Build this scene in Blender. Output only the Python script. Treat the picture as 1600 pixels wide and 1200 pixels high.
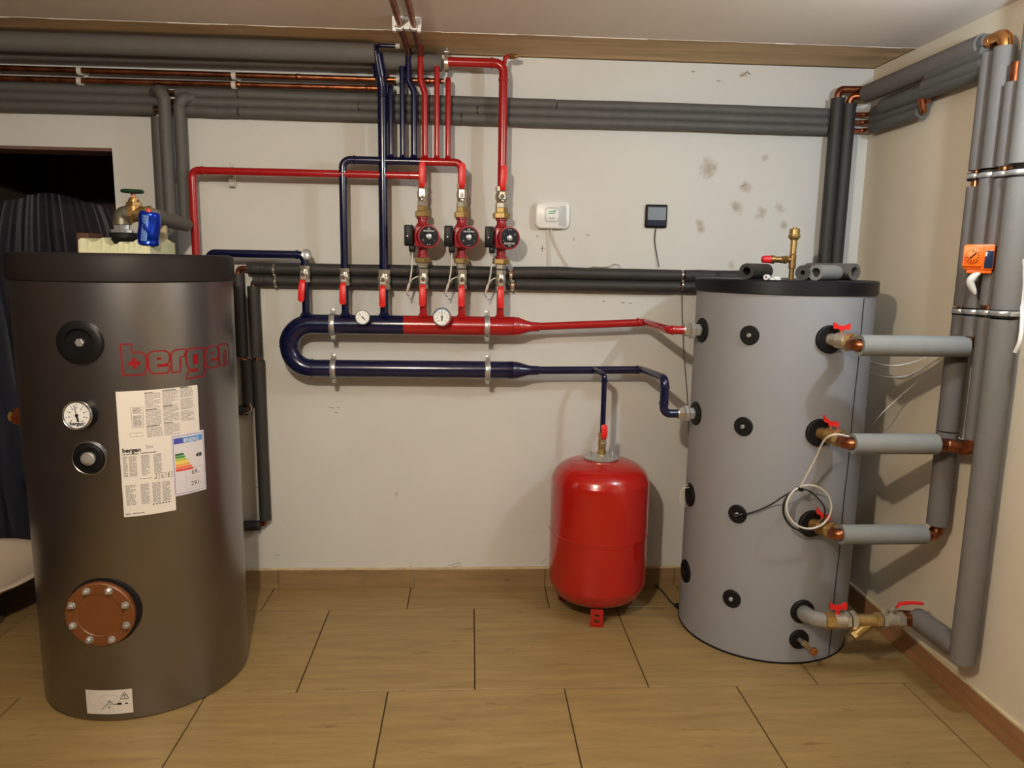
import bpy, bmesh, math, random
import numpy as np
from mathutils import Vector, Matrix
random.seed(7)
for o in list(bpy.data.objects): bpy.data.objects.remove(o, do_unlink=True)
SC = bpy.context.scene
COL = SC.collection

# ------------------------------------------------------------------ camera
RW = np.array([[0.9983552831, -0.0079964380, -0.0567695838],
               [-0.0547475245, 0.1608734951, -0.9854554415],
               [0.0170128547, 0.9869426404, 0.1601711186]])      # world from camera
FPX, CAMH, CAMD = 1170.0, 1.43, 3.1598
CAM = np.array([0.0, -CAMD, CAMH])
cd = bpy.data.cameras.new('camera'); cam = bpy.data.objects.new('camera', cd); COL.objects.link(cam)
cd.sensor_fit = 'HORIZONTAL'; cd.sensor_width = 36.0; cd.lens = FPX / 1600 * 36.0
cd.clip_start = 0.02; cd.clip_end = 50
# camera: x right, y up, looks along -z ; ray(u,v) = RW @ (u, -v, -f)
M = Matrix([[RW[i][j] for j in range(3)] for i in range(3)])
cam.matrix_world = Matrix.Translation(Vector(CAM)) @ M.to_4x4()
SC.camera = cam

# ------------------------------------------------------------------ light and exposure
SC.view_settings.view_transform = 'Standard'
SC.view_settings.look = 'None'
SC.view_settings.gamma = 1.0
SC.view_settings.use_curve_mapping = False
SC.view_settings.exposure = 0.0
w = bpy.data.worlds.new('world'); SC.world = w; w.use_nodes = True
w.node_tree.nodes['Background'].inputs[0].default_value = (0.5, 0.42, 0.36, 1)
w.node_tree.nodes['Background'].inputs[1].default_value = 0.12

def lamp(name, loc, power, col, rad):
    l = bpy.data.lights.new(name, 'POINT'); l.energy = power; l.color = col; l.shadow_soft_size = rad
    o = bpy.data.objects.new(name, l); COL.objects.link(o); o.location = loc; return o
lamp('ceiling_bulb_warm', (-0.4, -2.6, 2.08), 118, (1.0, 0.875, 0.70), 0.03)
lamp('ceiling_bulb_cool', (1.36, -1.5, 2.02), 28, (0.74, 0.87, 1.0), 0.03)
lamp('ceiling_bulb_left', (-1.1, -3.2, 2.05), 9, (0.55, 0.75, 1.0), 0.05)

# ------------------------------------------------------------------ pixel -> plane helpers (real depths)
def ray(u, v): return RW @ np.array([u - 800.0, -(v - 600.0), -FPX])
def B(u, v, Y=0.0):                      # point on the plane y = Y
    r = ray(u, v); return Vector(CAM + r * (Y + CAMD) / r[1])
def RWALL(u, v, x=1.59):                 # point on the plane x = x
    r = ray(u, v); return Vector(CAM + r * (x / r[0]))
def F(u, v, z=0.0):
    r = ray(u, v); return Vector(CAM + r * (z - CAMH) / r[2])

# ------------------------------------------------------------------ materials
def srgb(c):
    return tuple(((x / 255) / 12.92 if x / 255 <= 0.04045 else ((x / 255 + 0.055) / 1.055) ** 2.4) for x in c)
MATS = {}
def mat(name, rgb, rough=0.5, metal=0.0, var=0.0, scale=8.0, bump=0.0, bscale=60.0, coat=0.0, spec=0.5, stretch=None, var2=None, trans=0.0, emit=None, ior=None, alpha=None):
    m = bpy.data.materials.new(name); m.use_nodes = True
    nt = m.node_tree; b = nt.nodes['Principled BSDF']
    c = srgb(rgb)
    b.inputs['Base Color'].default_value = (*c, 1)
    b.inputs['Roughness'].default_value = rough
    b.inputs['Metallic'].default_value = metal
    b.inputs['Coat Weight'].default_value = coat
    b.inputs['Specular IOR Level'].default_value = spec
    if alpha is not None: b.inputs['Alpha'].default_value = alpha
    if emit: b.inputs['Emission Color'].default_value = (*srgb(emit[0]), 1); b.inputs['Emission Strength'].default_value = emit[1]
    tc = nt.nodes.new('ShaderNodeTexCoord')
    src = tc.outputs['Object']
    if stretch:
        mp = nt.nodes.new('ShaderNodeMapping'); mp.inputs['Scale'].default_value = stretch
        nt.links.new(src, mp.inputs[0]); src = mp.outputs[0]
    if var > 0:
        n = nt.nodes.new('ShaderNodeTexNoise'); n.inputs['Scale'].default_value = scale; n.inputs['Detail'].default_value = 5
        n.inputs['Roughness'].default_value = 0.6
        nt.links.new(src, n.inputs['Vector'])
        cr = nt.nodes.new('ShaderNodeValToRGB')
        cr.color_ramp.elements[0].position = 0.3; cr.color_ramp.elements[1].position = 0.7
        d = srgb(var2) if var2 else tuple(x * (1 - var) for x in c)
        cr.color_ramp.elements[0].color = (*d, 1)
        cr.color_ramp.elements[1].color = (*[min(1, x * (1 + var * 0.4)) for x in c], 1)
        nt.links.new(n.outputs[0], cr.inputs[0]); nt.links.new(cr.outputs[0], b.inputs['Base Color'])
    if bump > 0:
        n2 = nt.nodes.new('ShaderNodeTexNoise'); n2.inputs['Scale'].default_value = bscale; n2.inputs['Detail'].default_value = 4
        nt.links.new(src, n2.inputs['Vector'])
        bp = nt.nodes.new('ShaderNodeBump'); bp.inputs['Strength'].default_value = bump; bp.inputs['Distance'].default_value = 0.004
        nt.links.new(n2.outputs[0], bp.inputs['Height']); nt.links.new(bp.outputs[0], b.inputs['Normal'])
    MATS[name] = m; return m

def add_spots(m, spots, color, base_socket='Base Color', strength=0.6):
    """dirt patches of their own shape: list of (x,y,z, radius) in world metres, broken up by noise"""
    nt = m.node_tree; b = nt.nodes['Principled BSDF']
    geo = nt.nodes.new('ShaderNodeNewGeometry')
    ns = nt.nodes.new('ShaderNodeTexNoise'); ns.inputs['Scale'].default_value = 17; ns.inputs['Detail'].default_value = 8; ns.inputs['Roughness'].default_value = 0.7
    nt.links.new(geo.outputs['Position'], ns.inputs['Vector'])
    acc = None
    for (x, y, z, r) in spots:
        d = nt.nodes.new('ShaderNodeVectorMath'); d.operation = 'DISTANCE'; d.inputs[1].default_value = (x, y, z)
        nt.links.new(geo.outputs['Position'], d.inputs[0])
        mr = nt.nodes.new('ShaderNodeMapRange'); mr.inputs['From Min'].default_value = r; mr.inputs['From Max'].default_value = 0.0
        nt.links.new(d.outputs['Value'], mr.inputs['Value'])
        if acc is None: acc = mr.outputs[0]
        else:
            mx = nt.nodes.new('ShaderNodeMath'); mx.operation = 'MAXIMUM'
            nt.links.new(acc, mx.inputs[0]); nt.links.new(mr.outputs[0], mx.inputs[1]); acc = mx.outputs[0]
    hm = nt.nodes.new('ShaderNodeMath'); hm.operation = 'MULTIPLY'; hm.inputs[1].default_value = 0.62; nt.links.new(acc, hm.inputs[0]); acc = hm.outputs[0]
    a = nt.nodes.new('ShaderNodeMath'); a.operation = 'ADD'
    nt.links.new(acc, a.inputs[0]); nt.links.new(ns.outputs[0], a.inputs[1])
    mr = nt.nodes.new('ShaderNodeMapRange'); mr.inputs['From Min'].default_value = 0.86; mr.inputs['From Max'].default_value = 1.12
    mr.inputs['To Max'].default_value = strength
    nt.links.new(a.outputs[0], mr.inputs['Value'])
    mix = nt.nodes.new('ShaderNodeMix'); mix.data_type = 'RGBA'
    nt.links.new(mr.outputs[0], mix.inputs['Factor'])
    old = b.inputs[base_socket].links[0].from_socket if b.inputs[base_socket].links else None
    if old: nt.links.new(old, mix.inputs['A'])
    else: mix.inputs['A'].default_value = b.inputs[base_socket].default_value
    mix.inputs['B'].default_value = (*srgb(color), 1)
    nt.links.new(mix.outputs['Result'], b.inputs[base_socket])

WALL = mat('wall_plaster', (208, 207, 202), 0.85, var=0.05, scale=2.2, bump=0.12, bscale=14)
WALLR = mat('wall_plaster_right', (208, 196, 174), 0.85, var=0.06, scale=2.0, bump=0.12, bscale=12)
def ws(u, v, r): p = B(u, v); return (p.x, p.y, p.z, r)
add_spots(WALL, [ws(1110, 265, .11), ws(1195, 248, .05), ws(1165, 292, .07), ws(1150, 325, .07), ws(1218, 325, .07), ws(1095, 358, .05),
                 ws(1092, 348, .05), ws(1190, 330, .08), ws(1143, 415, .05), ws(1225, 352, .05)], (140, 112, 80), strength=0.55)
CEIL = mat('ceiling_paint', (226, 216, 204), 0.9, var=0.05, scale=1.5)
BOARD = mat('raw_board', (214, 184, 140), 0.8, var=0.3, scale=4, stretch=(0.6, 6, 6))
DARKW = mat('darkened_plaster', (80, 66, 58), 0.9, var=0.2, scale=3)  # shade put into the base colour, keeping bounced light low
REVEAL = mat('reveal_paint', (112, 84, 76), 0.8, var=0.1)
GROUT = mat('floor_grout', (70, 48, 30), 0.9)
SKIRTCAP = mat('skirting_sealant', (196, 178, 140), 0.8, var=0.25, scale=20, bump=0.3)
BLUE = mat('navy_enamel', (8, 14, 52), 0.22, coat=0.3, bump=0.08, bscale=25)
RED = mat('red_enamel', (160, 20, 22), 0.24, coat=0.4, bump=0.08, bscale=25)
REDTANK = mat('red_gloss_paint', (166, 20, 12), 0.2, coat=0.5, var=0.05, scale=5)
REDPL = mat('red_vinyl', (214, 34, 34), 0.4)
FOAM = mat('dark_foam', (86, 85, 82), 0.62, var=0.12, scale=30, bump=0.15, bscale=90)
FOAMB = mat('black_rubber_foam', (46, 44, 42), 0.6, var=0.12, scale=25, bump=0.12, bscale=60)
FOAML = mat('light_grey_foam', (124, 126, 124), 0.75, var=0.06, scale=20, bump=0.1, bscale=80)
FOAMP = mat('weathered_grey_foam', (106, 103, 98), 0.75, var=0.08, scale=20, bump=0.1, bscale=80)
FOAMM = mat('mid_grey_foam', (98, 93, 89), 0.75, var=0.08, scale=20, bump=0.1, bscale=80)
COPPER = mat('copper', (176, 112, 78), 0.34, metal=1.0, var=0.35, scale=22, var2=(110, 58, 36))
COPPERN = mat('bright_copper_elbow', (214, 150, 90), 0.22, metal=1.0, var=0.2, scale=20)
BRASS = mat('brass', (190, 160, 102), 0.35, metal=0.8, var=0.25, scale=40)
BRASSD = mat('aged_brass', (160, 126, 76), 0.38, metal=0.8, var=0.3, scale=40)
NICKEL = mat('nickel_plate', (196, 188, 172), 0.3, metal=0.75, var=0.2, scale=45)
STEEL = mat('zinc_steel', (190, 190, 188), 0.33, metal=0.7, var=0.15, scale=40)
CHROME = mat('chrome', (225, 225, 225), 0.12, metal=1.0)
SILVERT = mat('brushed_silver_jacket', (140, 138, 138), 0.31, metal=1.0, var=0.08, scale=3, bump=0.04, bscale=5)
GREYT = mat('grey_vinyl_jacket', (142, 143, 147), 0.6, spec=0.3, var=0.03, scale=5, bump=0.04, bscale=40)
IRON = mat('galvanised_iron', (128, 124, 108), 0.45, metal=0.8, var=0.25, scale=40)
BLACK = mat('black_plastic', (14, 13, 14), 0.45, spec=0.25)
BLACKR = mat('black_rubber', (17, 16, 16), 0.6, spec=0.25)
LIDR = mat('black_vinyl_lid', (18, 19, 24), 0.45, spec=0.3, var=0.3, scale=30)
LIDL = mat('dark_brown_vinyl_lid', (34, 30, 29), 0.5, spec=0.15, bump=0.1, bscale=12)
PUMPR = mat('pump_red', (150, 22, 36), 0.35, coat=0.2)
WHITE = mat('white_plastic', (226, 226, 224), 0.35)
OFFW = mat('offwhite_plastic', (200, 196, 186), 0.45)
PAPER = mat('paper', (215, 208, 200), 0.65)
PAPERB = mat('energy_paper', (205, 200, 205), 0.6)
INK = mat('print_black', (20, 20, 20), 0.6)
INKG = mat('print_grey', (150, 146, 142), 0.7)
INKR = mat('print_red', (132, 12, 18), 0.6, spec=0.15)
INKBL = mat('print_blue', (62, 70, 160), 0.5)
INKLB = mat('print_light_blue', (80, 140, 205), 0.5)
STITCH = mat('seam_stitch', (110, 110, 112), 0.7)
SEAM = mat('seam_black', (36, 34, 38), 0.6)
RUST = mat('rust_primer_flange', (108, 62, 28), 0.42, var=0.1, scale=8)
FOAMY = mat('yellowed_pu_foam', (205, 205, 168), 0.85, var=0.12, scale=14, bump=0.5, bscale=40)
GREENP = mat('green_paint', (14, 52, 34), 0.3)
CANB = mat('blue_can', (22, 58, 190), 0.2, metal=0.7)
CANS = mat('silver_can_print', (130, 180, 235), 0.25, metal=0.5)
ORANGE = mat('orange_plastic', (240, 104, 12), 0.4)
WIREW = mat('white_cable', (205, 200, 190), 0.5)
WIREB = mat('black_cable', (16, 15, 16), 0.5)
SCREEN = mat('grey_screen', (128, 140, 150), 0.15)
SCREEN2 = mat('navy_reflection_and_label', (34, 44, 66), 0.12)  # painted screen reflection; also colours the actuator label
SIDEG = mat('satin_grey_cover', (182, 188, 192), 0.35)
GREEND = mat('green_display', (60, 170, 120), 0.4)
WOODB = mat('brown_wood_block', (96, 64, 44), 0.7, var=0.3, scale=12)
STONE = mat('beige_plaster_block', (188, 170, 140), 0.85, var=0.2, scale=20)
TUBM = mat('cream_enamel', (225, 208, 186), 0.35)
EC = [mat('print_energy_' + n, c, 0.5) for n, c in zip(['dark_green', 'green', 'light_green', 'yellow', 'amber', 'orange', 'crimson'],
      [(30, 90, 50), (70, 140, 60), (170, 180, 60), (226, 200, 60), (226, 160, 60), (222, 110, 60), (205, 60, 45)])]

def tile_mat(name, base, dark, axis):
    m = bpy.data.materials.new(name); m.use_nodes = True; nt = m.node_tree; b = nt.nodes['Principled BSDF']
    tc = nt.nodes.new('ShaderNodeTexCoord'); oi = nt.nodes.new('ShaderNodeObjectInfo')
    mul = nt.nodes.new('ShaderNodeMath'); mul.operation = 'MULTIPLY'; mul.inputs[1].default_value = 37.0
    nt.links.new(oi.outputs['Random'], mul.inputs[0])
    add = nt.nodes.new('ShaderNodeVectorMath'); add.operation = 'ADD'
    nt.links.new(tc.outputs['Object'], add.inputs[0]); nt.links.new(mul.outputs[0], add.inputs[1])
    mp = nt.nodes.new('ShaderNodeMapping'); mp.inputs['Scale'].default_value = (1, 9, 9) if axis == 0 else (9, 1, 9)
    nt.links.new(add.outputs[0], mp.inputs[0])
    n1 = nt.nodes.new('ShaderNodeTexNoise'); n1.inputs['Scale'].default_value = 3.2; n1.inputs['Detail'].default_value = 7; n1.inputs['Roughness'].default_value = 0.62
    nt.links.new(mp.outputs[0], n1.inputs['Vector'])
    cr = nt.nodes.new('ShaderNodeValToRGB'); e = cr.color_ramp.elements
    e[0].position = 0.3; e[0].color = (*[x * 0.66 for x in srgb(base)], 1); e[1].position = 0.68; e[1].color = (*srgb(base), 1)
    nt.links.new(n1.outputs[0], cr.inputs[0])
    mp2 = nt.nodes.new('ShaderNodeMapping'); mp2.inputs['Scale'].default_value = (1, 4.5, 4.5) if axis == 0 else (4.5, 1, 4.5)
    nt.links.new(add.outputs[0], mp2.inputs[0])
    n2 = nt.nodes.new('ShaderNodeTexNoise'); n2.inputs['Scale'].default_value = 6.5; n2.inputs['Detail'].default_value = 5; n2.inputs['Roughness'].default_value = 0.7
    nt.links.new(mp2.outputs[0], n2.inputs['Vector'])
    c2 = nt.nodes.new('ShaderNodeValToRGB'); e = c2.color_ramp.elements
    e[0].position = 0.60; e[0].color = (0, 0, 0, 1); e[1].position = 0.74; e[1].color = (0.8, 0.8, 0.8, 1)
    nt.links.new(n2.outputs[0], c2.inputs[0])
    mix = nt.nodes.new('ShaderNodeMix'); mix.data_type = 'RGBA'
    nt.links.new(c2.outputs[0], mix.inputs['Factor']); nt.links.new(cr.outputs[0], mix.inputs['A']); mix.inputs['B'].default_value = (*srgb(dark), 1)
    nt.links.new(mix.outputs['Result'], b.inputs['Base Color'])
    b.inputs['Roughness'].default_value = 0.42
    return m
TILE = tile_mat('wood_look_tile', (152, 126, 80), (84, 56, 32), 0)
SKIRT = tile_mat('wood_look_skirting', (150, 122, 84), (96, 64, 40), 0)
SKIRT2 = tile_mat('wood_look_skirting_across', (158, 112, 74), (100, 62, 38), 1)

PLASTIC = bpy.data.materials.new('plastic_sheeting'); PLASTIC.use_nodes = True
nt = PLASTIC.node_tree; b = nt.nodes['Principled BSDF']
b.inputs['Base Color'].default_value = (0.035, 0.04, 0.06, 1); b.inputs['Roughness'].default_value = 0.4
b.inputs['Alpha'].default_value = 0.5; b.inputs['Specular IOR Level'].default_value = 0.4

# ------------------------------------------------------------------ object helpers
def root_loc(o):
    p = Vector((0, 0, 0))
    while o is not None: p = p + Vector(o.location); o = o.parent
    return p
def obj(name, bm, m, parent=None, smooth=True, label=None, origin=None):
    """bm holds world-space vertices"""
    if parent is None:
        vs = [v.co for v in bm.verts]
        if origin is None:
            origin = Vector(((min(v.x for v in vs) + max(v.x for v in vs)) / 2, (min(v.y for v in vs) + max(v.y for v in vs)) / 2, min(v.z for v in vs)))
        off = Vector(origin)
    else: off = root_loc(parent)
    bmesh.ops.translate(bm, verts=bm.verts, vec=-off)
    bmesh.ops.recalc_face_normals(bm, faces=bm.faces)
    if smooth:
        for f in bm.faces: f.smooth = True
        for e in bm.edges:
            if len(e.link_faces) == 2 and e.calc_face_angle(0) > math.radians(35): e.smooth = False
    me = bpy.data.meshes.new(name); bm.to_mesh(me); bm.free()
    ms = m if isinstance(m, (list, tuple)) else [m]
    for mm in ms: me.materials.append(mm)
    o = bpy.data.objects.new(name, me); COL.objects.link(o)
    if parent is None: o.location = off
    else: o.parent = parent
    if label: o['label'] = label
    return o
def thing(name, label, cat, loc=(0, 0, 0), group=None):
    o = bpy.data.objects.new(name, None); COL.objects.link(o); o.location = loc; o.empty_display_size = 0.05
    o['label'] = label; o['category'] = cat
    if group: o['group'] = group
    return o
def tag(o, label, cat, group=None):
    o['label'] = label; o['category'] = cat
    if group: o['group'] = group
    return o
def struct(o): o['kind'] = 'structure'; return o

def frame(d):
    d = Vector(d).normalized()
    a = Vector((0, 0, 1)) if abs(d.z) < 0.9 else Vector((1, 0, 0))
    x = a.cross(d).normalized(); y = d.cross(x).normalized()
    return x, y, d
def box(bm, c, size, rot=None, bevel=0.0, axes=None):
    mtx = Matrix.Translation(Vector(c))
    if axes is not None:
        R3 = Matrix([[axes[j][i] for j in range(3)] for i in range(3)]); mtx = mtx @ R3.to_4x4()
    if rot is not None: mtx = mtx @ rot
    g = bmesh.ops.create_cube(bm, size=1.0, matrix=mtx @ Matrix.Diagonal((*size, 1)))
    if bevel > 0:
        es = list({e for v in g['verts'] for e in v.link_edges})
        bmesh.ops.bevel(bm, geom=es, offset=bevel, segments=2, affect='EDGES', profile=0.5)
    return bm
def boxo(c, size, **k): bm = bmesh.new(); return box(bm, c, size, **k)
def lathe(bm, prof, origin, d, seg=24, closed=False, phase=0.0):
    """prof: (t along axis, radius)"""
    x, y, z = frame(d); o = Vector(origin); rings = []
    for t, r in prof:
        if r < 1e-6: rings.append([bm.verts.new(o + z * t)])
        else: rings.append([bm.verts.new(o + z * t + (x * math.cos(2 * math.pi * i / seg + phase) + y * math.sin(2 * math.pi * i / seg + phase)) * r) for i in range(seg)])
    n = len(rings); rng = range(n) if closed else range(n - 1)
    for k in rng:
        a, b_ = rings[k], rings[(k + 1) % n]
        for i in range(seg):
            j = (i + 1) % seg
            if len(a) == 1 and len(b_) == 1: break
            if len(a) == 1: bm.faces.new((a[0], b_[j], b_[i]))
            elif len(b_) == 1: bm.faces.new((a[i], a[j], b_[0]))
            else: bm.faces.new((a[i], a[j], b_[j], b_[i]))
    if not closed:
        for ring in (rings[0], rings[-1]):
            if len(ring) > 1: bm.faces.new(ring)
    return bm
def latho(*a, **k): bm = bmesh.new(); return lathe(bm, *a, **k)
def cyl(bm, p0, p1, r, seg=20, bev=0.0):
    p0, p1 = Vector(p0), Vector(p1); L = (p1 - p0).length
    pr = [(0, r), (L, r)] if bev <= 0 else [(0, r - bev), (bev, r), (L - bev, r), (L, r - bev)]
    return lathe(bm, pr, p0, p1 - p0, seg)
def hexnut(bm, p0, p1, r, bev=0.0012, phase=0.26):
    p0, p1 = Vector(p0), Vector(p1); L = (p1 - p0).length
    return lathe(bm, [(0, r - bev), (bev, r), (L - bev, r), (L, r - bev)], p0, p1 - p0, 6, phase=phase)
def hollow(bm, p0, p1, ro, ri, seg=24):
    p0, p1 = Vector(p0), Vector(p1); L = (p1 - p0).length
    return lathe(bm, [(0, ri), (0, ro), (L, ro), (L, ri)], p0, p1 - p0, seg, closed=True)
def fillet(pts, bend, n=8):
    pts = [Vector(p) for p in pts]; out = [pts[0]]
    for i in range(1, len(pts) - 1):
        a, b_, c = pts[i - 1], pts[i], pts[i + 1]
        u = (a - b_); v = (c - b_); lu, lv = u.length, v.length; u.normalize(); v.normalize()
        ang = u.angle(v)
        if ang > math.pi - 0.03: out.append(b_); continue
        t = min(bend / math.tan(ang / 2), lu * 0.48, lv * 0.48); R = t * math.tan(ang / 2)
        bis = (u + v).normalized(); cc = b_ + bis * (R / math.sin(ang / 2))
        s = b_ + u * t - cc; e = b_ + v * t - cc
        for k in range(n + 1):
            out.append(cc + s.normalized().slerp(e.normalized(), k / n) * R if s.length > 1e-9 else b_)
    out.append(pts[-1]); return out
def sweep(bm, pts, r, seg=16, caps=True, wob=0.0):
    pts = [Vector(p) for p in pts]
    rs = r if isinstance(r, (list, tuple)) else [r] * len(pts)
    n = len(pts); tang = []
    for i in range(n):
        a = pts[max(0, i - 1)]; c = pts[min(n - 1, i + 1)]; tang.append((c - a).normalized())
    x, y, _ = frame(tang[0]); rings = []
    for i in range(n):
        if i > 0:
            q = tang[i - 1].rotation_difference(tang[i]); x = q @ x; y = q @ y
        rr = rs[i] * (1 + wob * (random.random() - 0.5))
        rings.append([bm.verts.new(pts[i] + (x * math.cos(2 * math.pi * k / seg) + y * math.sin(2 * math.pi * k / seg)) * rr) for k in range(seg)])
    for i in range(n - 1):
        for k in range(seg):
            bm.faces.new((rings[i][k], rings[i][(k + 1) % seg], rings[i + 1][(k + 1) % seg], rings[i + 1][k]))
    if caps: bm.faces.new(rings[0]); bm.faces.new(rings[-1])
    return bm
def pipe(bm, pts, r, bend=0.03, seg=16): return sweep(bm, fillet(pts, bend), r, seg)
def pipeo(*a, **k): bm = bmesh.new(); return pipe(bm, *a, **k)
def smoothpath(pts, n=10):
    pts = [Vector(p) for p in pts]; P_ = [pts[0]] + pts + [pts[-1]]; out = []
    for i in range(1, len(P_) - 2):
        for k in range(n):
            t = k / n; a, b_, c, d = P_[i - 1], P_[i], P_[i + 1], P_[i + 2]
            out.append(0.5 * ((2 * b_) + (c - a) * t + (2 * a - 5 * b_ + 4 * c - d) * t * t + (3 * b_ - a - 3 * c + d) * t ** 3))
    out.append(pts[-1]); return out
def cable(pts, r, m, parent=None, name='cable', n=10): 
    bm = bmesh.new(); sweep(bm, smoothpath(pts, n), r, 8); return obj(name, bm, m, parent)
def collar(bm, p, d, r, h=0.006, e=0.0025):   # solder / socket bead round a pipe
    d = Vector(d).normalized(); p = Vector(p)
    lathe(bm, [(-h, r), (-h * 0.6, r + e), (h * 0.6, r + e), (h, r)], p, d, 16)
    return bm
X_, Y_, Z_ = Vector((1, 0, 0)), Vector((0, 1, 0)), Vector((0, 0, 1))
def xyz(x, y, z): return Vector((x, y, z))

# ================================================================== SETTING
CZ = 2.24; XR = 1.65; XL = -2.35; YF = -4.4; YB = 1.3; OX = -1.421; OZ = 1.85
# back wall with the opening at left
bm = bmesh.new()
box(bm, ((OX + XR) / 2 + 0.05, 0.075, CZ / 2), (XR - OX + 0.1, 0.15, CZ))
box(bm, ((XL - 0.1 + OX) / 2, 0.075, (OZ + CZ) / 2), (OX - XL + 0.1, 0.15, CZ - OZ))
struct(obj('wall_back', bm, WALL, smooth=False))
bm = bmesh.new(); box(bm, (XR + 0.05, (YF) / 2 + 0.05, CZ / 2), (0.1, -YF + 0.1, CZ)); struct(obj('wall_right', bm, WALLR, smooth=False))
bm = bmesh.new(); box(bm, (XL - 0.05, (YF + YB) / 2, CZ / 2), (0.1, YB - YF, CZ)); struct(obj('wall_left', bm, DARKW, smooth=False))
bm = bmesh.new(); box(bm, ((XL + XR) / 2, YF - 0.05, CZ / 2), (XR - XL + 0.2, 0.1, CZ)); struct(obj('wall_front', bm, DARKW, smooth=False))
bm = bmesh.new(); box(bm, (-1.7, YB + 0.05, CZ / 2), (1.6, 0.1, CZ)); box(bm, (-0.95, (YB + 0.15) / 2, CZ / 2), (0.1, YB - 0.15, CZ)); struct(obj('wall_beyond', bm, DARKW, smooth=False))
# ceiling
bm = bmesh.new(); box(bm, ((XL + XR) / 2, (YF - 0.3) / 2, CZ + 0.04), (XR - XL + 0.2, -0.3 - YF, 0.08))
ceil = struct(obj('ceiling', bm, CEIL, smooth=False))
bm = bmesh.new(); box(bm, ((XL + XR) / 2, 0.5, CZ + 0.044), (XR - XL + 0.2, 1.7, 0.08)); 
struct(obj('trim_1', bm, BOARD, smooth=False, label='raw brown board strip between the ceiling and the back wall'))
bm = bmesh.new()          # ragged lip of plaster along the ceiling edge
for i in range(60):
    x = XL + 0.3 + i * 0.068; box(bm, (x, -0.302 + random.uniform(-.002, .002), CZ + 0.001), (0.07, 0.004 + random.random() * 0.004, 0.003 + random.random() * 0.004))
obj('plaster_edge', bm, CEIL, ceil, smooth=False)
# opening reveal lining
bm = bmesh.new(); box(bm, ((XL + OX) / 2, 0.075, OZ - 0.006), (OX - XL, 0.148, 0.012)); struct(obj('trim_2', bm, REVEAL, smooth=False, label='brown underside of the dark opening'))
# floor : slab + tiles (every tile a part)
bm = bmesh.new(); box(bm, ((XL + XR) / 2, (YF + YB) / 2, -0.056), (XR - XL + 0.2, YB - YF + 0.2, 0.1))
floor = struct(obj('floor', bm, GROUT, smooth=False, origin=(0, 0, 0)))
TS = 0.6; GAP = 0.0045
tile_meshes = {}
def tile(x0, x1, y0, y1):
    key = (round(x1 - x0, 3), round(y1 - y0, 3))
    if key not in tile_meshes:
        b = bmesh.new(); box(b, (0, 0, -0.004), (x1 - x0 - GAP, y1 - y0 - GAP, 0.008), bevel=0)
        g = [e for e in b.edges if all(v.co.z > -0.001 for v in e.verts)]
        bmesh.ops.bevel(b, geom=g, offset=0.0012, segments=1, affect='EDGES')
        me = bpy.data.meshes.new('tile'); b.to_mesh(me); b.free(); me.materials.append(TILE); tile_meshes[key] = me
    o = bpy.data.objects.new('tile', tile_meshes[key]); COL.objects.link(o); o.parent = floor
    o.location = ((x0 + x1) / 2, (y0 + y1) / 2, random.uniform(-0.0004, 0.0004))
ys = [-0.215 - 0.604 * k for k in range(8)]
rows = [(0.389, -0.215, -0.252)] + [(ys[k], ys[k + 1], 0.027 if k % 2 == 0 else -0.265) for k in range(7)] + [(0.993, 0.389, 0.027)]
for (y1, y0, ox) in rows:
    y0 = max(y0, YF); y1_ = y1
    if y1_ <= y0: continue
    spans = [(y0, y1_)] if not (y0 < 0 < y1_) else [(y0, y1_)]
    x = ox - 0.5965 * 5
    while x < XR - 0.01:
        xa, xb = max(x, XL), min(x + 0.5965, XR)
        if xb - xa > 0.02 and not (y0 > 0.2 and xa > OX + 0.1): tile(xa, xb, y0, min(y1_, 0.0) if xa > OX else y1_)
        x += 0.5965
# skirting tiles
def skirting(name, joints, axis, fixed, h, m, side):
    b = bmesh.new()
    L0, L1 = joints[0], joints[-1]
    if axis == 0: box(b, ((L0 + L1) / 2, fixed - side * 0.002, h + 0.004), (L1 - L0, 0.014, 0.010), bevel=0.003)
    else: box(b, (fixed - side * 0.002, (L0 + L1) / 2, h + 0.004), (0.014, L1 - L0, 0.010), bevel=0.003)
    base = struct(obj(name, b, SKIRTCAP, smooth=False))
    for i in range(len(joints) - 1):
        a, c = joints[i] + 0.0012, joints[i + 1] - 0.0012
        b = bmesh.new()
        if axis == 0: box(b, ((a + c) / 2, fixed - 0.005 + random.uniform(-.0006, .0006), h / 2), (c - a, 0.010, h), bevel=0.001)
        else: box(b, (fixed - 0.005, (a + c) / 2, h / 2), (0.010, c - a, h), bevel=0.001)
        obj('skirting_tile', b, m, base, smooth=False)
sj = [OX] + [-1.24, B(437, 917).x, B(570, 917).x, B(648, 915).x, B(851, 910).x, B(1052, 905).x, 1.28, XR - 0.012]
skirting('baseboard_back', sj, 0, -0.001, 0.083, SKIRT, 1)
rj = [YF + 0.02, -3.65, -3.05, -2.45, -1.85, -1.25, -0.86, -0.26, -0.012]
skirting('baseboard_right', rj, 1, XR - 0.001, 0.085, SKIRT2, 1)

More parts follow.
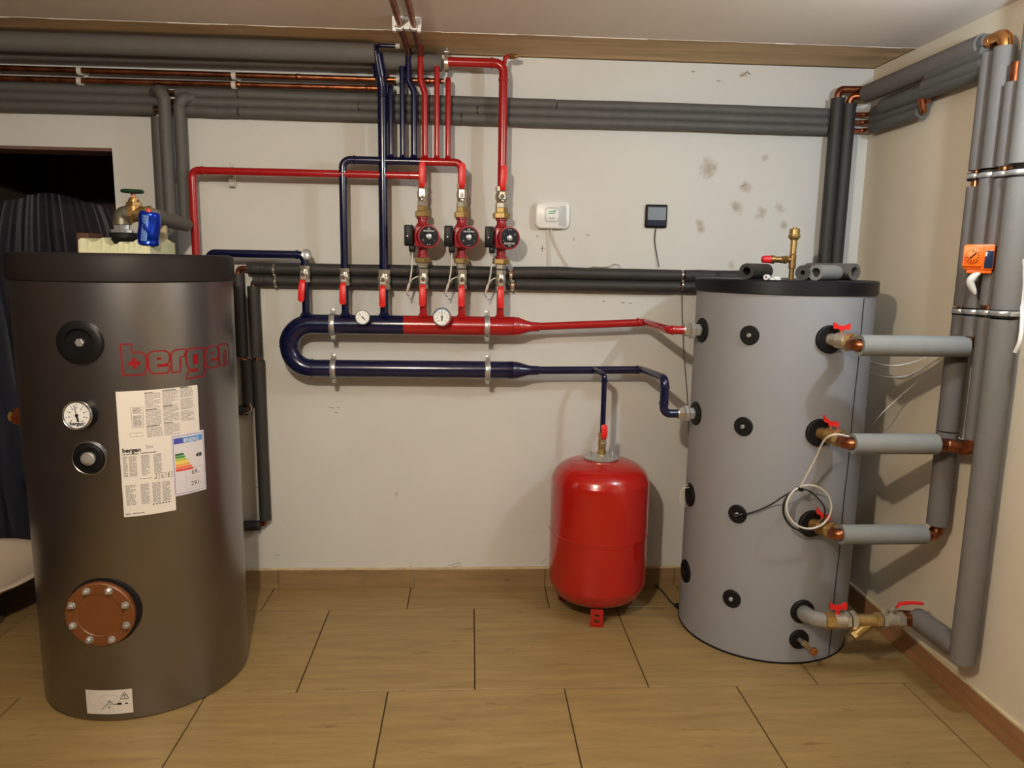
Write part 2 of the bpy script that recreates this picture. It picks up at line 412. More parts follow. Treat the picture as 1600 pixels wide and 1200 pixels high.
# ================================================================== TANKS
LT = (-1.110, -0.647, 0.322); RT = (1.184, -0.366, 0.319)
def cylpt(T, ang, z, lift=0.0):
    a = math.radians(ang); r = T[2] + lift
    return Vector((T[0] + r * math.cos(a), T[1] + r * math.sin(a), z))
def cyln(ang): a = math.radians(ang); return Vector((math.cos(a), math.sin(a), 0))
def patch(bm, T, a0, a1, z0, z1, lift, n=None, skew=None):
    n = n or max(1, int(abs(a1 - a0) / 2.0)); vs = []
    for i in range(n + 1):
        a = a0 + (a1 - a0) * i / n
        za, zb = z0, z1
        if skew: za += skew[0] * i / n; zb += skew[1] * i / n
        vs.append((bm.verts.new(cylpt(T, a, za, lift)), bm.verts.new(cylpt(T, a, zb, lift))))
    for i in range(n): bm.faces.new((vs[i][0], vs[i + 1][0], vs[i + 1][1], vs[i][1]))
def ribbon(bm, T, pts, wid, lift, closed=True):
    r = T[2]; uv = [Vector((math.radians(a) * r, z)) for a, z in pts]
    # densify
    d = []; n = len(uv)
    for i in range(n if closed else n - 1):
        a, c = uv[i], uv[(i + 1) % n]; k = max(1, int((c - a).length / 0.010))
        for j in range(k): d.append(a + (c - a) * j / k)
    if not closed: d.append(uv[-1])
    n = len(d); prs = []
    for i in range(n):
        a = d[(i - 1) % n] if closed or i > 0 else d[i]; c = d[(i + 1) % n] if closed or i < n - 1 else d[i]
        t = (c - a).normalized(); nn = Vector((-t.y, t.x)) * wid / 2
        q = []
        for s in (d[i] + nn, d[i] - nn): q.append(bm.verts.new(cylpt(T, math.degrees(s.x / r), s.y, lift)))
        prs.append(q)
    for i in range(n if closed else n - 1):
        j = (i + 1) % n; bm.faces.new((prs[i][0], prs[j][0], prs[j][1], prs[i][1]))
def flat_text(s, size, bold=0.0):
    cu = bpy.data.curves.new('t', 'FONT'); cu.body = s; cu.size = size; cu.offset = bold; cu.resolution_u = 3
    o = bpy.data.objects.new('t', cu); COL.objects.link(o); bpy.context.view_layer.update()
    me = bpy.data.meshes.new_from_object(o.evaluated_get(bpy.context.evaluated_depsgraph_get()))
    bm = bmesh.new(); bm.from_mesh(me); bpy.data.objects.remove(o); bpy.data.curves.remove(cu); bpy.data.meshes.remove(me)
    return bm
def tank_text(s, size, T, ang, z, lift, bold=0.0, slope=0.0):
    bm = flat_text(s, size, bold)
    for v in bm.verts:
        u = v.co.x; v.co = cylpt(T, ang + math.degrees(u / T[2]), z + v.co.y + slope * u, lift)
    return bm

def rosette(T, ang, z, parent, ro=0.034, rim=0.004, bolt=True, deep=False):
    n = cyln(ang); p = cylpt(T, ang, z, 0)
    sink = ro * ro / (2 * T[2])
    bm = latho([(-sink, ro), (rim, ro), (rim + 0.003, ro * 0.92), (rim + 0.003, ro * 0.38), (rim - 0.001, ro * 0.36), (rim - 0.001, 0)], p, n, 32)
    c = obj('port_cover', bm, BLACKR, parent)
    if bolt:
        bm = latho([(rim - 0.002, ro * 0.24), (rim + 0.008, ro * 0.24), (rim + 0.010, ro * 0.19), (rim + 0.010, 0)], p, n, 8)
        obj('port_plug', bm, STEEL, c)
    return c

# ---------- left tank
tl = thing('hot_water_tank', 'silver metallic hot water tank with a dark lid, a red outlined word and paper labels', 'water tank', (LT[0], LT[1], 0))
obj('jacket', latho([(0, LT[2] - 0.006), (0.008, LT[2]), (1.362, LT[2]), (1.366, LT[2] - 0.01)], (LT[0], LT[1], 0.0), Z_, 128), SILVERT, tl)
obj('lid', latho([(1.354, LT[2] + 0.002), (1.358, LT[2] + 0.006), (1.424, LT[2] + 0.006), (1.434, LT[2] + 0.001), (1.437, LT[2] - 0.012), (1.436, LT[2] - 0.03), (1.433, 0.05), (1.433, 0)], (LT[0], LT[1], 0.0), Z_, 128), LIDL, tl)
LOGO = dict(
 b=[(-71.1, 1.178), (-66.0, 1.178), (-66.2, 1.153), (-62.7, 1.154), (-60.9, 1.15), (-59.7, 1.141), (-59.5, 1.122), (-59.7, 1.103), (-60.5, 1.092), (-62.1, 1.086), (-71.0, 1.087)],
 e=[(-58.9, 1.139), (-58.2, 1.149), (-56.6, 1.154), (-50.3, 1.154), (-48.5, 1.148), (-47.9, 1.137), (-48.0, 1.125), (-48.9, 1.116), (-50.7, 1.113), (-54.3, 1.113), (-54.4, 1.108), (-47.9, 1.108), (-49.6, 1.086), (-56.5, 1.087), (-58.0, 1.092), (-58.8, 1.105)],
 r=[(-47.4, 1.139), (-46.5, 1.149), (-44.5, 1.154), (-38.7, 1.154), (-40.2, 1.132), (-42.5, 1.131), (-42.4, 1.087), (-47.3, 1.086)],
 g=[(-39.1, 1.141), (-38.0, 1.151), (-35.9, 1.154), (-27.5, 1.153), (-27.6, 1.101), (-27.9, 1.076), (-29.0, 1.067), (-31.2, 1.063), (-39.6, 1.063), (-38.4, 1.086), (-32.6, 1.084), (-32.5, 1.089), (-36.0, 1.089), (-38.1, 1.095), (-39.1, 1.111)],
 e2=[(-27.0, 1.139), (-25.8, 1.149), (-23.7, 1.153), (-18.8, 1.154), (-16.7, 1.148), (-16.1, 1.135), (-16.3, 1.119), (-17.9, 1.113), (-22.6, 1.113), (-22.7, 1.109), (-15.7, 1.109), (-17.9, 1.086), (-24.2, 1.086), (-26.2, 1.093), (-27.0, 1.108)],
 n=[(-15.4, 1.154), (-7.1, 1.154), (-5.3, 1.148), (-4.2, 1.136), (-4.2, 1.085), (-8.3, 1.085), (-8.3, 1.131), (-10.6, 1.131), (-10.8, 1.086), (-15.3, 1.087)])
for k, pts in LOGO.items():
    bm = bmesh.new(); ribbon(bm, LT, pts, 0.0042, 0.0009); lt = obj('letter', bm, INKR, tl)
    bm = bmesh.new()
    if k == 'b': patch(bm, LT, -66.2, -64.4, 1.105, 1.137, 0.0010); patch(bm, LT, -68.1, -62.6, 1.1155, 1.127, 0.0012)
    elif k == 'e': patch(bm, LT, -54.5, -52.3, 1.128, 1.135, 0.0010); patch(bm, LT, -54.3, -49, 1.108, 1.113, 0.0010)
    elif k == 'g': patch(bm, LT, -34.9, -32.2, 1.105, 1.135, 0.0010); patch(bm, LT, -36, -32.4, 1.085, 1.0895, 0.0010)
    elif k == 'e2': patch(bm, LT, -22.7, -20.9, 1.127, 1.134, 0.0010); patch(bm, LT, -22.7, -17.5, 1.109, 1.113, 0.0010)
    if len(bm.faces): obj('letter_counter', bm, INKR, lt)
    else: bm.free()

# label sheet
bm = bmesh.new(); patch(bm, LT, -74.8, -33.4, 0.893, 1.040, 0.0012); patch(bm, LT, -74.8, -49.2, 0.660, 0.893, 0.0012)
sheet = obj('instruction_sheet', bm, PAPER, tl, label='white printed instruction sheet')
def textblock(bm, a0, a1, z0, z1, lh=0.0042, fill=0.5, head=False):
    z = z1; k = 0
    while z > z0:
        e = a1 if random.random() < 0.8 else a0 + (a1 - a0) * random.uniform(0.5, 0.95)
        a = a0
        while a < e - 0.3:
            b_ = min(e, a + random.uniform(0.6, 2.6)); patch(bm, LT, a, b_, z - lh * fill, z, 0.0018, n=1 if b_ - a < 2 else 2); a = b_ + random.uniform(0.15, 0.4)
        z -= lh
bm = bmesh.new()
for (a0, a1, blocks) in [(-61.5, -54.0, [(0.988, 1.030), (0.938, 0.980), (0.899, 0.930)]), (-53.0, -44.8, [(0.990, 1.033), (0.942, 0.985), (0.898, 0.934)]), (-43.8, -36.5, [(1.010, 1.036), (0.972, 1.003), (0.935, 0.966)])]:
    for z0, z1 in blocks: textblock(bm, a0, a1, z0, z1)
textblock(bm, -67.5, -63.5, 0.975, 0.988, fill=0.7); textblock(bm, -67.5, -63.5, 0.935, 0.966, fill=0.7)
for (a0, a1) in [(-73.6, -71.5), (-70.8, -67.2), (-65, -61), (-59, -55.2)]: textblock(bm, a0, a1, 0.783, 0.845, fill=0.6)
for (a0, a1) in [(-73.2, -68.5), (-66, -62), (-60.5, -56.5), (-55.5, -51.6)]: textblock(bm, a0, a1, 0.695, 0.757, fill=0.6)
textblock(bm, -66, -59, 0.7715, 0.7745); textblock(bm, -62.5, -59, 0.866, 0.875)
obj('small_print', bm, INKG, sheet, smooth=False)['kind'] = 'stuff'
bm = bmesh.new()
for (a0, a1, z) in [(-61.5, -57.5, 1.031), (-53, -46, 1.034), (-43.8, -39, 1.037), (-61.5, -56, 0.981), (-53, -48, 0.986), (-61.5, -55, 0.931), (-53, -48.5, 0.935), (-73.8, -66, 0.850), (-65, -57.5, 0.8505), (-74, -71.5, 0.668), (-70.5, -65, 0.668)]:
    patch(bm, LT, a0, a1, z, z + 0.002, 0.0018)
for i in range(6): patch(bm, LT, -60.7 + i * 1.55, -60.0 + i * 1.55, 0.6885, 0.6925, 0.0018)
for i in range(3):                                            # little tank pictograms
    a = -58.2 + i * 3.3
    ribbon(bm, LT, [(a, 0.768), (a + 1.4, 0.768), (a + 1.4, 0.784), (a, 0.784)], 0.0012, 0.0018)
    for j in range(i + 1): patch(bm, LT, a - 0.9, a - 0.35, 0.769 + j * 0.005, 0.772 + j * 0.005, 0.0018, n=1)
for (a0, a1, z0, z1) in [(-68.2, -62.8, 0.930, 0.991), (-69.5, -66.5, 0.903, 0.914), (-66.5, -63.5, 0.903, 0.914)]:
    ribbon(bm, LT, [(a0, z0), (a1, z0), (a1, z1), (a0, z1)], 0.0007, 0.0018)
obj('headings', bm, INK, sheet, smooth=False)['kind'] = 'stuff'
obj('sheet_lettering', tank_text('bergen', 0.0178, LT, -73.6, 0.8575, 0.002, 0.0006), INK, sheet, smooth=False)
# energy label
bm = bmesh.new(); patch(bm, LT, -49.9, -31.0, 0.703, 0.896, 0.0021)
en = obj('energy_label', bm, PAPERB, tl, label='energy label with coloured bars and two boxed figures')
bm = bmesh.new(); ribbon(bm, LT, [(-49.1, 0.709), (-31.7, 0.709), (-31.7, 0.890), (-49.1, 0.890)], 0.0013, 0.0026); obj('blue_border', bm, INKBL, en, smooth=False)
bm = bmesh.new(); patch(bm, LT, -48.6, -43.8, 0.866, 0.884, 0.0027); obj('flag_panel', bm, INKBL, en)
bm = bmesh.new(); patch(bm, LT, -43.8, -32.3, 0.866, 0.884, 0.0027); obj('blue_panel', bm, INKLB, en)
obj('energy_lettering', tank_text('ENERG', 0.0155, LT, -43.2, 0.8685, 0.0032, 0.0003), PAPER, en, smooth=False)
wd = [4.2, 4.9, 5.7, 6.6, 7.4, 8.4, 9.2]
for i in range(7):
    z = 0.829 - i * 0.0082; bm = bmesh.new()
    a0, a1 = -48.3, -48.3 + wd[i]
    patch(bm, LT, a0, a1, z, z + 0.0068, 0.0027)
    q = [bm.verts.new(cylpt(LT, a1, z, 0.0027)), bm.verts.new(cylpt(LT, a1 + 0.8, z + 0.0034, 0.0027)), bm.verts.new(cylpt(LT, a1, z + 0.0068, 0.0027))]; bm.faces.new(q)
    obj('rating_bar', bm, EC[i], en)
bm = bmesh.new(); patch(bm, LT, -35.6, -33.2, 0.8155, 0.827, 0.0027)
q = [bm.verts.new(cylpt(LT, -35.6, 0.8155, 0.0027)), bm.verts.new(cylpt(LT, -36.9, 0.821, 0.0027)), bm.verts.new(cylpt(LT, -35.6, 0.827, 0.0027))]; bm.faces.new(q); obj('rating_arrow', bm, INK, en)
obj('rating_letter', tank_text('C', 0.010, LT, -35.6, 0.8177, 0.0033), PAPER, en, smooth=False)
bm = bmesh.new()
for z0, z1 in [(0.754, 0.784), (0.718, 0.748)]: ribbon(bm, LT, [(-43.2, z0), (-32.6, z0), (-32.6, z1), (-43.2, z1)], 0.0008, 0.0027)
obj('figure_boxes', bm, INKG, en, smooth=False)
obj('figures', tank_text('69', 0.020, LT, -39.8, 0.763, 0.0028), INK, en, smooth=False)
obj('figures', tank_text('w', 0.009, LT, -35.9, 0.763, 0.0028), INK, en, smooth=False)
obj('figures', tank_text('291', 0.020, LT, -40.4, 0.727, 0.0028), INK, en, smooth=False)
obj('figures', tank_text('L', 0.009, LT, -34.6, 0.727, 0.0028), INK, en, smooth=False)
# warning sticker at the foot
bm = bmesh.new(); patch(bm, LT, -101.6, -76.8, 0.028, 0.108, 0.0012)
st = obj('warning_sticker', bm, PAPER, tl, label='white warning sticker near the foot')
bm = bmesh.new()
ribbon(bm, LT, [(-82.8, 0.077), (-78.6, 0.077), (-80.7, 0.100)], 0.0024, 0.0020)
patch(bm, LT, -80.9, -80.5, 0.084, 0.092, 0.002, n=1); patch(bm, LT, -80.9, -80.5, 0.0805, 0.0825, 0.002, n=1)
for pts in ([(-88.7, 0.074), (-89.6, 0.062), (-93.0, 0.044)], [(-88.7, 0.074), (-86.5, 0.060), (-84.8, 0.060)]): ribbon(bm, LT, pts, 0.0016, 0.002, closed=False)
patch(bm, LT, -84.6, -82.4, 0.058, 0.065, 0.002, n=2); patch(bm, LT, -80.6, -79.2, 0.0585, 0.063, 0.002, n=1); patch(bm, LT, -89.7, -88.4, 0.0495, 0.052, 0.002, n=1)
obj('warning_pictogram', bm, INK, st, smooth=False)
bm = bmesh.new()
ribbon(bm, LT, [(-88.8 + 5.9 * math.cos(t * math.pi / 10), 0.076 + 0.017 * math.sin(t * math.pi / 10)) for t in range(20)], 0.0008, 0.0018)
ribbon(bm, LT, [(-88.7, 0.074), (-88.7, 0.040), (-90.5, 0.032)], 0.0009, 0.0018, closed=False); ribbon(bm, LT, [(-88.7, 0.074), (-86.6, 0.034)], 0.0009, 0.0018, closed=False)
ribbon(bm, LT, [(-92.5, 0.085), (-90.5, 0.072), (-86, 0.069), (-84.5, 0.083)], 0.0006, 0.0018, closed=False)
ribbon(bm, LT, [(-97.8 + 1.7 * math.cos(t * math.pi / 8), 0.056 + 0.004 * math.sin(t * math.pi / 8)) for t in range(16)], 0.0006, 0.0018)
ribbon(bm, LT, [(-100, 0.072), (-97, 0.072), (-97, 0.098), (-100, 0.098)], 0.0005, 0.0018)
obj('sticker_drawing', bm, INKG, st, smooth=False)

# ports on the left tank
def recess_port(ang, z, ro, ri, parent):
    n = cyln(ang); p = cylpt(LT, ang, z, 0)
    s = ro * ro / (2 * LT[2])
    bm = latho([(-s, ro), (0.010, ro), (0.014, ro * 0.9), (0.014, ri), (0.0035, ri * 0.96), (0.0035, 0)], p, n, 48)
    return obj('port_ring', bm, BLACK, parent), p, n
r1, p, n = recess_port(-89.6, 1.184, 0.063, 0.040, tl)
obj('port_plug', latho([(-0.004, 0.0125), (0.010, 0.0125), (0.012, 0.010), (0.012, 0)], p, n, 6), STEEL, r1)
# recessed second plug
n = cyln(-89.6); p = cylpt(LT, -89.6, 0.844, 0)
obj('jacket_lip', latho([(-0.007, 0.054), (0.004, 0.052), (0.006, 0.047), (0.002, 0.042), (-0.002, 0.042)], p, n, 48), SILVERT, tl)
r2 = obj('port_ring', latho([(-0.006, 0.043), (0.007, 0.043), (0.009, 0.040), (0.009, 0.032), (0.003, 0.030), (0.003, 0)], p, n, 40), BLACK, tl)
obj('port_plug', latho([(0.003, 0.020), (0.012, 0.020), (0.014, 0.018), (0.014, 0)], p, n, 24), STEEL, r2)
bm = boxo(p + n * 0.018, (0.020, 0.012, 0.020), bevel=0.0015); obj('plug_square', bm, STEEL, r2)
# gauge on left tank
def dial(name, p, n, r, depth, parent, up=None, ticks=9, text=None, arc=None, needle=100, stem=0.0):
    n = Vector(n).normalized(); rt = Vector((0, 0, 1)).cross(n).normalized(); upv = n.cross(rt).normalized()
    cs = obj(name, latho([(-stem - 0.001, 0.006), (-0.001, 0.006), (0, r * 0.94), (depth * 0.1, r), (depth * 0.85, r), (depth, r * 0.97), (depth + 0.002, r * 0.91), (depth - 0.001, r * 0.85)], p, n, 48), CHROME if stem > 0 else BLACK, parent)
    fc = p + n * (depth + 0.0004)
    rim = obj('dial_rim', latho([(depth - 0.002, r * 0.89), (depth + 0.0022, r * 0.90), (depth + 0.0034, r * 0.95), (depth + 0.001, r * 0.985), (depth - 0.004, r * 1.0)], p, n, 48), CHROME, parent) if stem <= 0 else None
    face = obj('dial_face', latho([(depth - 0.0016, r * (0.85 if stem > 0 else 0.89)), (depth - 0.0004, r * (0.85 if stem > 0 else 0.89)), (depth - 0.0004, 0)], p, n, 40), WHITE, parent)
    fc = p + n * (depth + 0.0002)
    bm = bmesh.new()
    for i in range(ticks):
        a = math.radians(225 - 270 * i / (ticks - 1)); d = rt * math.cos(a) + upv * math.sin(a); t = n.cross(d)
        box(bm, fc + d * r * 0.70, (r * 0.12, r * 0.035, 0.0004), axes=(d, t, n))
    for i in range(ticks):
        a = math.radians(225 - 270 * i / (ticks - 1)); d = rt * math.cos(a) + upv * math.sin(a)
        box(bm, fc + d * r * 0.52, (r * 0.09, r * 0.07, 0.0004), axes=(rt, upv, n))
    obj('dial_marks', bm, INK, face, smooth=False)
    a = math.radians(needle); d = rt * math.cos(a) + upv * math.sin(a); t = n.cross(d)
    bm = bmesh.new(); box(bm, fc + d * r * 0.30 + n * 0.001, (r * 0.85, r * 0.05, 0.0006), axes=(d, t, n)); box(bm, fc - d * r * 0.26 + n * 0.001, (r * 0.36, r * 0.13, 0.0006), axes=(d, t, n))
    lathe(bm, [(0.0, r * 0.11), (0.002, r * 0.11), (0.002, 0)], fc, n, 16)
    obj('needle', bm, INK, face, smooth=False)
    if text:
        bm = flat_text(text, r * 0.34, r * 0.01); xs = [v.co.x for v in bm.verts]; cx = (min(xs) + max(xs)) / 2
        for v in bm.verts: v.co = fc + rt * (v.co.x - cx) + upv * (v.co.y - r * 0.66) + n * 0.0006
        obj('dial_lettering', bm, INK, face, smooth=False)
    if arc:
        for m_, a0, a1 in arc:
            bm = bmesh.new(); k = 14; vs = []
            for i in range(k + 1):
                a = math.radians(a0 + (a1 - a0) * i / k); d = rt * math.cos(a) + upv * math.sin(a)
                vs.append((bm.verts.new(fc + d * r * 0.79 + n * 0.0003), bm.verts.new(fc + d * r * 0.86 + n * 0.0003)))
            for i in range(k): bm.faces.new((vs[i][0], vs[i + 1][0], vs[i + 1][1], vs[i][1]))
            obj('dial_arc', bm, m_, face, smooth=False)
    return cs
dial('gauge_case', cylpt(LT, -91.3, 0.974, -0.004), (cyln(-93) + Vector((0, 0, 0.10))), 0.0425, 0.034, tl, text='bergen', needle=104)
# flange
n = cyln(-89.0); p = cylpt(LT, -89.0, 0.363, 0)
obj('flange_gasket', latho([(-0.02, 0.107), (0.002, 0.107), (0.002, 0)], p + Vector((0.004, 0, 0.003)), n, 64), BLACKR, tl)
fl = obj('flange_cover', latho([(-0.02, 0.101), (0.016, 0.101), (0.019, 0.098), (0.019, 0.068), (0.017, 0.066), (0.017, 0)], p, n, 64), RUST, tl, label='rust-coloured round flange cover')
rt = Z_.cross(n).normalized()
for i in range(8):
    a = math.radians(8 + 45 * i + 14); q = p + (rt * math.cos(a) + Z_ * math.sin(a)) * 0.084
    bm = bmesh.new(); lathe(bm, [(0.016, 0.0115), (0.0205, 0.0115), (0.0205, 0)], q, n, 20); lathe(bm, [(0.020, 0.0088), (0.029, 0.0088), (0.030, 0.0075), (0.030, 0)], q, n, 6, phase=random.random()); lathe(bm, [(0.03, 0.005), (0.035, 0.0045), (0.035, 0)], q, n, 10)
    obj('bolt', bm, STEEL, fl)
# side fitting on far left of tank
n = cyln(-176); p = cylpt(LT, -176, 0.905, 0)
fx = obj('side_port_cover', latho([(-0.008, 0.056), (0.006, 0.056), (0.010, 0.050), (0.010, 0)], p, n, 40), BLACK, tl)
bm = bmesh.new(); cyl(bm, p, p + n * 0.028, 0.026, 24); hexnut(bm, p + n * 0.026, p + n * 0.046, 0.030); cyl(bm, p + n * 0.046, p + n * 0.054, 0.024)
obj('side_union', bm, COPPER, fx)
bm = bmesh.new(); hexnut(bm, p + n * 0.054, p + n * 0.068, 0.017); obj('side_plug', bm, BRASS, fx)

# things on top of the left tank
yb = -0.66
fb0, fb1 = B(148, 395, yb), B(255, 395, yb)
bm = bmesh.new(); top = 1.436
nseg = 26; W = 0.20
grid = []
for i in range(nseg + 1):
    x = fb0.x + (fb1.x - fb0.x) * i / nseg
    h = 0.040 + 0.006 * math.sin(i * 0.9) + random.uniform(-.002, .003) - (0.010 if 9 < i < 19 else 0)
    grid.append([bm.verts.new((x, yb - W / 2, top)), bm.verts.new((x, yb - W / 2 + random.uniform(0, .004), top + h)), bm.verts.new((x, yb + W / 2, top + h + 0.005)), bm.verts.new((x, yb + W / 2, top))])
for i in range(nseg):
    for k in range(3): bm.faces.new((grid[i][k], grid[i + 1][k], grid[i + 1][k + 1], grid[i][k + 1]))
bm.faces.new(grid[0]); bm.faces.new(grid[-1])
tag(obj('foam_block', bm, FOAMY, smooth=False), 'yellowish foam block with a ragged edge on the silver tank lid', 'foam block')
pw = B(150, 382, -0.5)
bm = boxo(B(141, 378, -0.52) + xyz(0, 0, -0.008), (0.040, 0.10, 0.072), bevel=0.004)
tag(obj('wooden_block', bm, WOODB, smooth=False), 'small brown wooden block beside the foam on the silver tank', 'block')
pb = B(236, 372, -0.53)
bm = boxo((pb.x + .012, -0.50, 1.436 + 0.034 + 0.030), (0.058, 0.02, 0.068), bevel=0.003)
tag(obj('cardboard_piece', bm, STONE, smooth=False), 'small beige card standing behind the blue can', 'card')
def gate_group():
    y = -0.66; P_ = lambda u, v: B(u, v, y)
    c0 = P_(197, 385)
    t = thing('gate_valve', 'brass gate valve with a dark green handwheel on the silver tank lid', 'valve', (c0.x, y, 1.424 + 0.03))
    base = P_(197, 388); 
    bm = bmesh.new()
    z0 = P_(197, 388).z; z1 = P_(197, 375).z; z2 = P_(197, 364).z
    lathe(bm, [(0, 0.040), (z1 - z0 - 0.004, 0.052), (z1 - z0, 0.056), (z1 - z0 + 0.003, 0.052), (z1 - z0 + 0.006, 0.046), (z2 - z0 - 0.002, 0.046), (z2 - z0, 0.043), (z2 - z0, 0)], (base.x, y, z0), Z_, 40)
    obj('rubber_collar', bm, BLACKR, t)
    bm = bmesh.new(); za = P_(191, 364).z; zb = P_(191, 359).z; zc = P_(191, 351).z; x = P_(191, 360).x
    hexnut(bm, (x, y, za), (x, y, zb), 0.034); hexnut(bm, (x, y, zb), (x, y, zc), 0.025); obj('hex_nipple', bm, STEEL, t)
    el = P_(191, 334)
    bm = bmesh.new(); pipe(bm, [(x, y, zc), (x, y, el.z), (P_(206, 334).x, y, el.z)], 0.0245, 0.028, 20); cyl(bm, (x, y, zc), (x, y, zc + 0.012), 0.029); cyl(bm, (P_(199, 334).x, y, el.z), (P_(205, 334).x, y, el.z), 0.029)
    obj('iron_elbow', bm, IRON, t)
    xb = P_(210, 334).x
    bm = bmesh.new(); a = xyz(P_(203, 334).x, y, el.z)
    hexnut(bm, a, a + X_ * 0.014, 0.030); cyl(bm, a + X_ * 0.01, a + X_ * 0.055, 0.024, bev=0.004); hexnut(bm, a + X_ * 0.052, a + X_ * 0.066, 0.028)
    zt = P_(210, 322).z; cyl(bm, (xb, y, el.z), (xb, y, zt), 0.023); hexnut(bm, (xb, y, zt), (xb, y, zt + 0.012), 0.024)
    cyl(bm, (xb, y, zt + 0.012), (xb, y, P_(210, 312).z), 0.016); hexnut(bm, (xb, y, P_(210, 313).z), (xb, y, P_(210, 309).z), 0.014)
    obj('valve_body', bm, BRASSD, t)
    zw = P_(208, 299).z
    bm = bmesh.new(); cyl(bm, (xb - 0.004, y, P_(210, 310).z), (xb - 0.004, y, zw), 0.0035, 10); cyl(bm, (xb + 0.005, y, P_(210, 310).z), (xb + 0.005, y, zw), 0.0025, 10); obj('stem', bm, COPPER, t)
    wc = xyz(xb - 0.002, y, zw)
    wh = bmesh.new()
    for k in range(24):
        pass
    ring = [wc + Vector((math.cos(a) * 0.029, math.sin(a) * 0.029, 0)) for a in [2 * math.pi * i / 24 for i in range(25)]]
    sweep(wh, ring, 0.0055, 10, caps=False)
    for k in range(4):
        a = math.pi / 2 * k + 0.4; cyl(wh, wc, wc + Vector((math.cos(a) * 0.029, math.sin(a) * 0.029, 0)), 0.004, 8)
    cyl(wh, wc - Z_ * 0.004, wc + Z_ * 0.006, 0.009)
    obj('handwheel', wh, GREENP, t)
    return a
gate_group()
# insulated pipe from the gate valve to the wall
g0 = B(222, 337, -0.66); g1 = B(284, 351, -0.055)
ip = thing('insulated_pipe', 'light grey insulated pipe running from the brass gate valve to the wall', 'pipe', B(226, 338, -0.64))
bm = bmesh.new(); a = xyz(g0.x + 0.012, -0.66, B(222, 335, -0.66).z); q1 = B(290, 351, -0.16)
bm = bmesh.new(); hollow(bm, a + (q1 - a) * 0.12, q1, 0.026, 0.012); obj('foam_sleeve', bm, FOAMM, ip)
bm = bmesh.new(); pipe(bm, [a, q1, B(284, 352, -0.07)], 0.011, 0.02); obj('copper_pipe', bm, COPPER, ip)
# blue can (crushed)
def can():
    y = -0.74; b0 = B(231, 383, y); t0 = B(235, 331, y)
    ax = (t0 - b0); L = ax.length; x, yy, z = frame(ax); bm = bmesh.new(); rings = []; seg = 36
    for k in range(22):
        t = k / 21; rings.append([])
        for i in range(seg):
            a = 2 * math.pi * i / seg; r = 0.0315
            if t < 0.06: r *= 0.86 + 2.3 * t
            if t > 0.93: r *= 1 - (t - 0.93) * 2.2
            dent = 0.006 * math.exp(-((t - 0.55) / 0.16) ** 2) * max(0, math.cos(a - 3.3)) + 0.005 * math.exp(-((t - 0.15) / 0.1) ** 2) * max(0, math.cos(a - 0.2)) * 1.2
            r -= dent + 0.0012 * math.sin(3 * a + 9 * t)
            rings[-1].append(bm.verts.new(b0 + z * L * t + (x * math.cos(a) + yy * math.sin(a)) * r))
    for k in range(21):
        for i in range(seg):
            bm.faces.new((rings[k][i], rings[k][(i + 1) % seg], rings[k + 1][(i + 1) % seg], rings[k + 1][i]))
    bm.faces.new(rings[0]); bm.faces.new(rings[-1])
    t = thing('drink_can', 'dented blue drink can leaning against the gate valve on the silver tank', 'can', b0)
    obj('can_body', bm, CANB, t)
    bm = latho([(L, 0.0262), (L + 0.002, 0.0268), (L + 0.003, 0.025), (L + 0.0015, 0.022), (L + 0.001, 0)], b0, ax, 32); obj('can_rim', bm, STEEL, t)
    # vertical lettering blocks and badge, wrapped on the can front-left
    def cp(u, v, r=0.0322):
        fr = Vector((CAM[0], CAM[1], CAM[2])) - b0; fr = (fr - z * fr.dot(z)).normalized(); sd = z.cross(fr)
        a = u / 0.0315; return b0 + z * v + (fr * math.cos(a) + sd * math.sin(a)) * r
    bm = bmesh.new()
    def cpatch(u0, u1, v0, v1):
        vs = [(bm.verts.new(cp(u0 + (u1 - u0) * i / 5, v0)), bm.verts.new(cp(u0 + (u1 - u0) * i / 5, v1))) for i in range(6)]
        for i in range(5): bm.faces.new((vs[i][0], vs[i + 1][0], vs[i + 1][1], vs[i][1]))
    cpatch(-0.022, -0.004, 0.012, 0.09); obj('can_panel', bm, CANS, t)
    bm = bmesh.new()
    def cbar(u0, u1, v0, v1): bm.faces.new([bm.verts.new(cp(u, v, 0.0328)) for u, v in ((u0, v0), (u1, v0), (u1, v1), (u0, v1))])
    for k in range(6):                       # upright block print, strokes only
        v = 0.016 + k * 0.0125
        cbar(-0.020, -0.007, v, v + 0.003); cbar(-0.020, -0.0165, v, v + 0.009); 
        if k % 2: cbar(-0.0105, -0.007, v, v + 0.009)
        else: cbar(-0.020, -0.009, v + 0.006, v + 0.009)
    obj('can_print', bm, INKBL, t, smooth=False)
    bm = bmesh.new(); cpatch(-0.010, 0.000, 0.100, 0.110); obj('can_badge', bm, REDPL, t)
can()

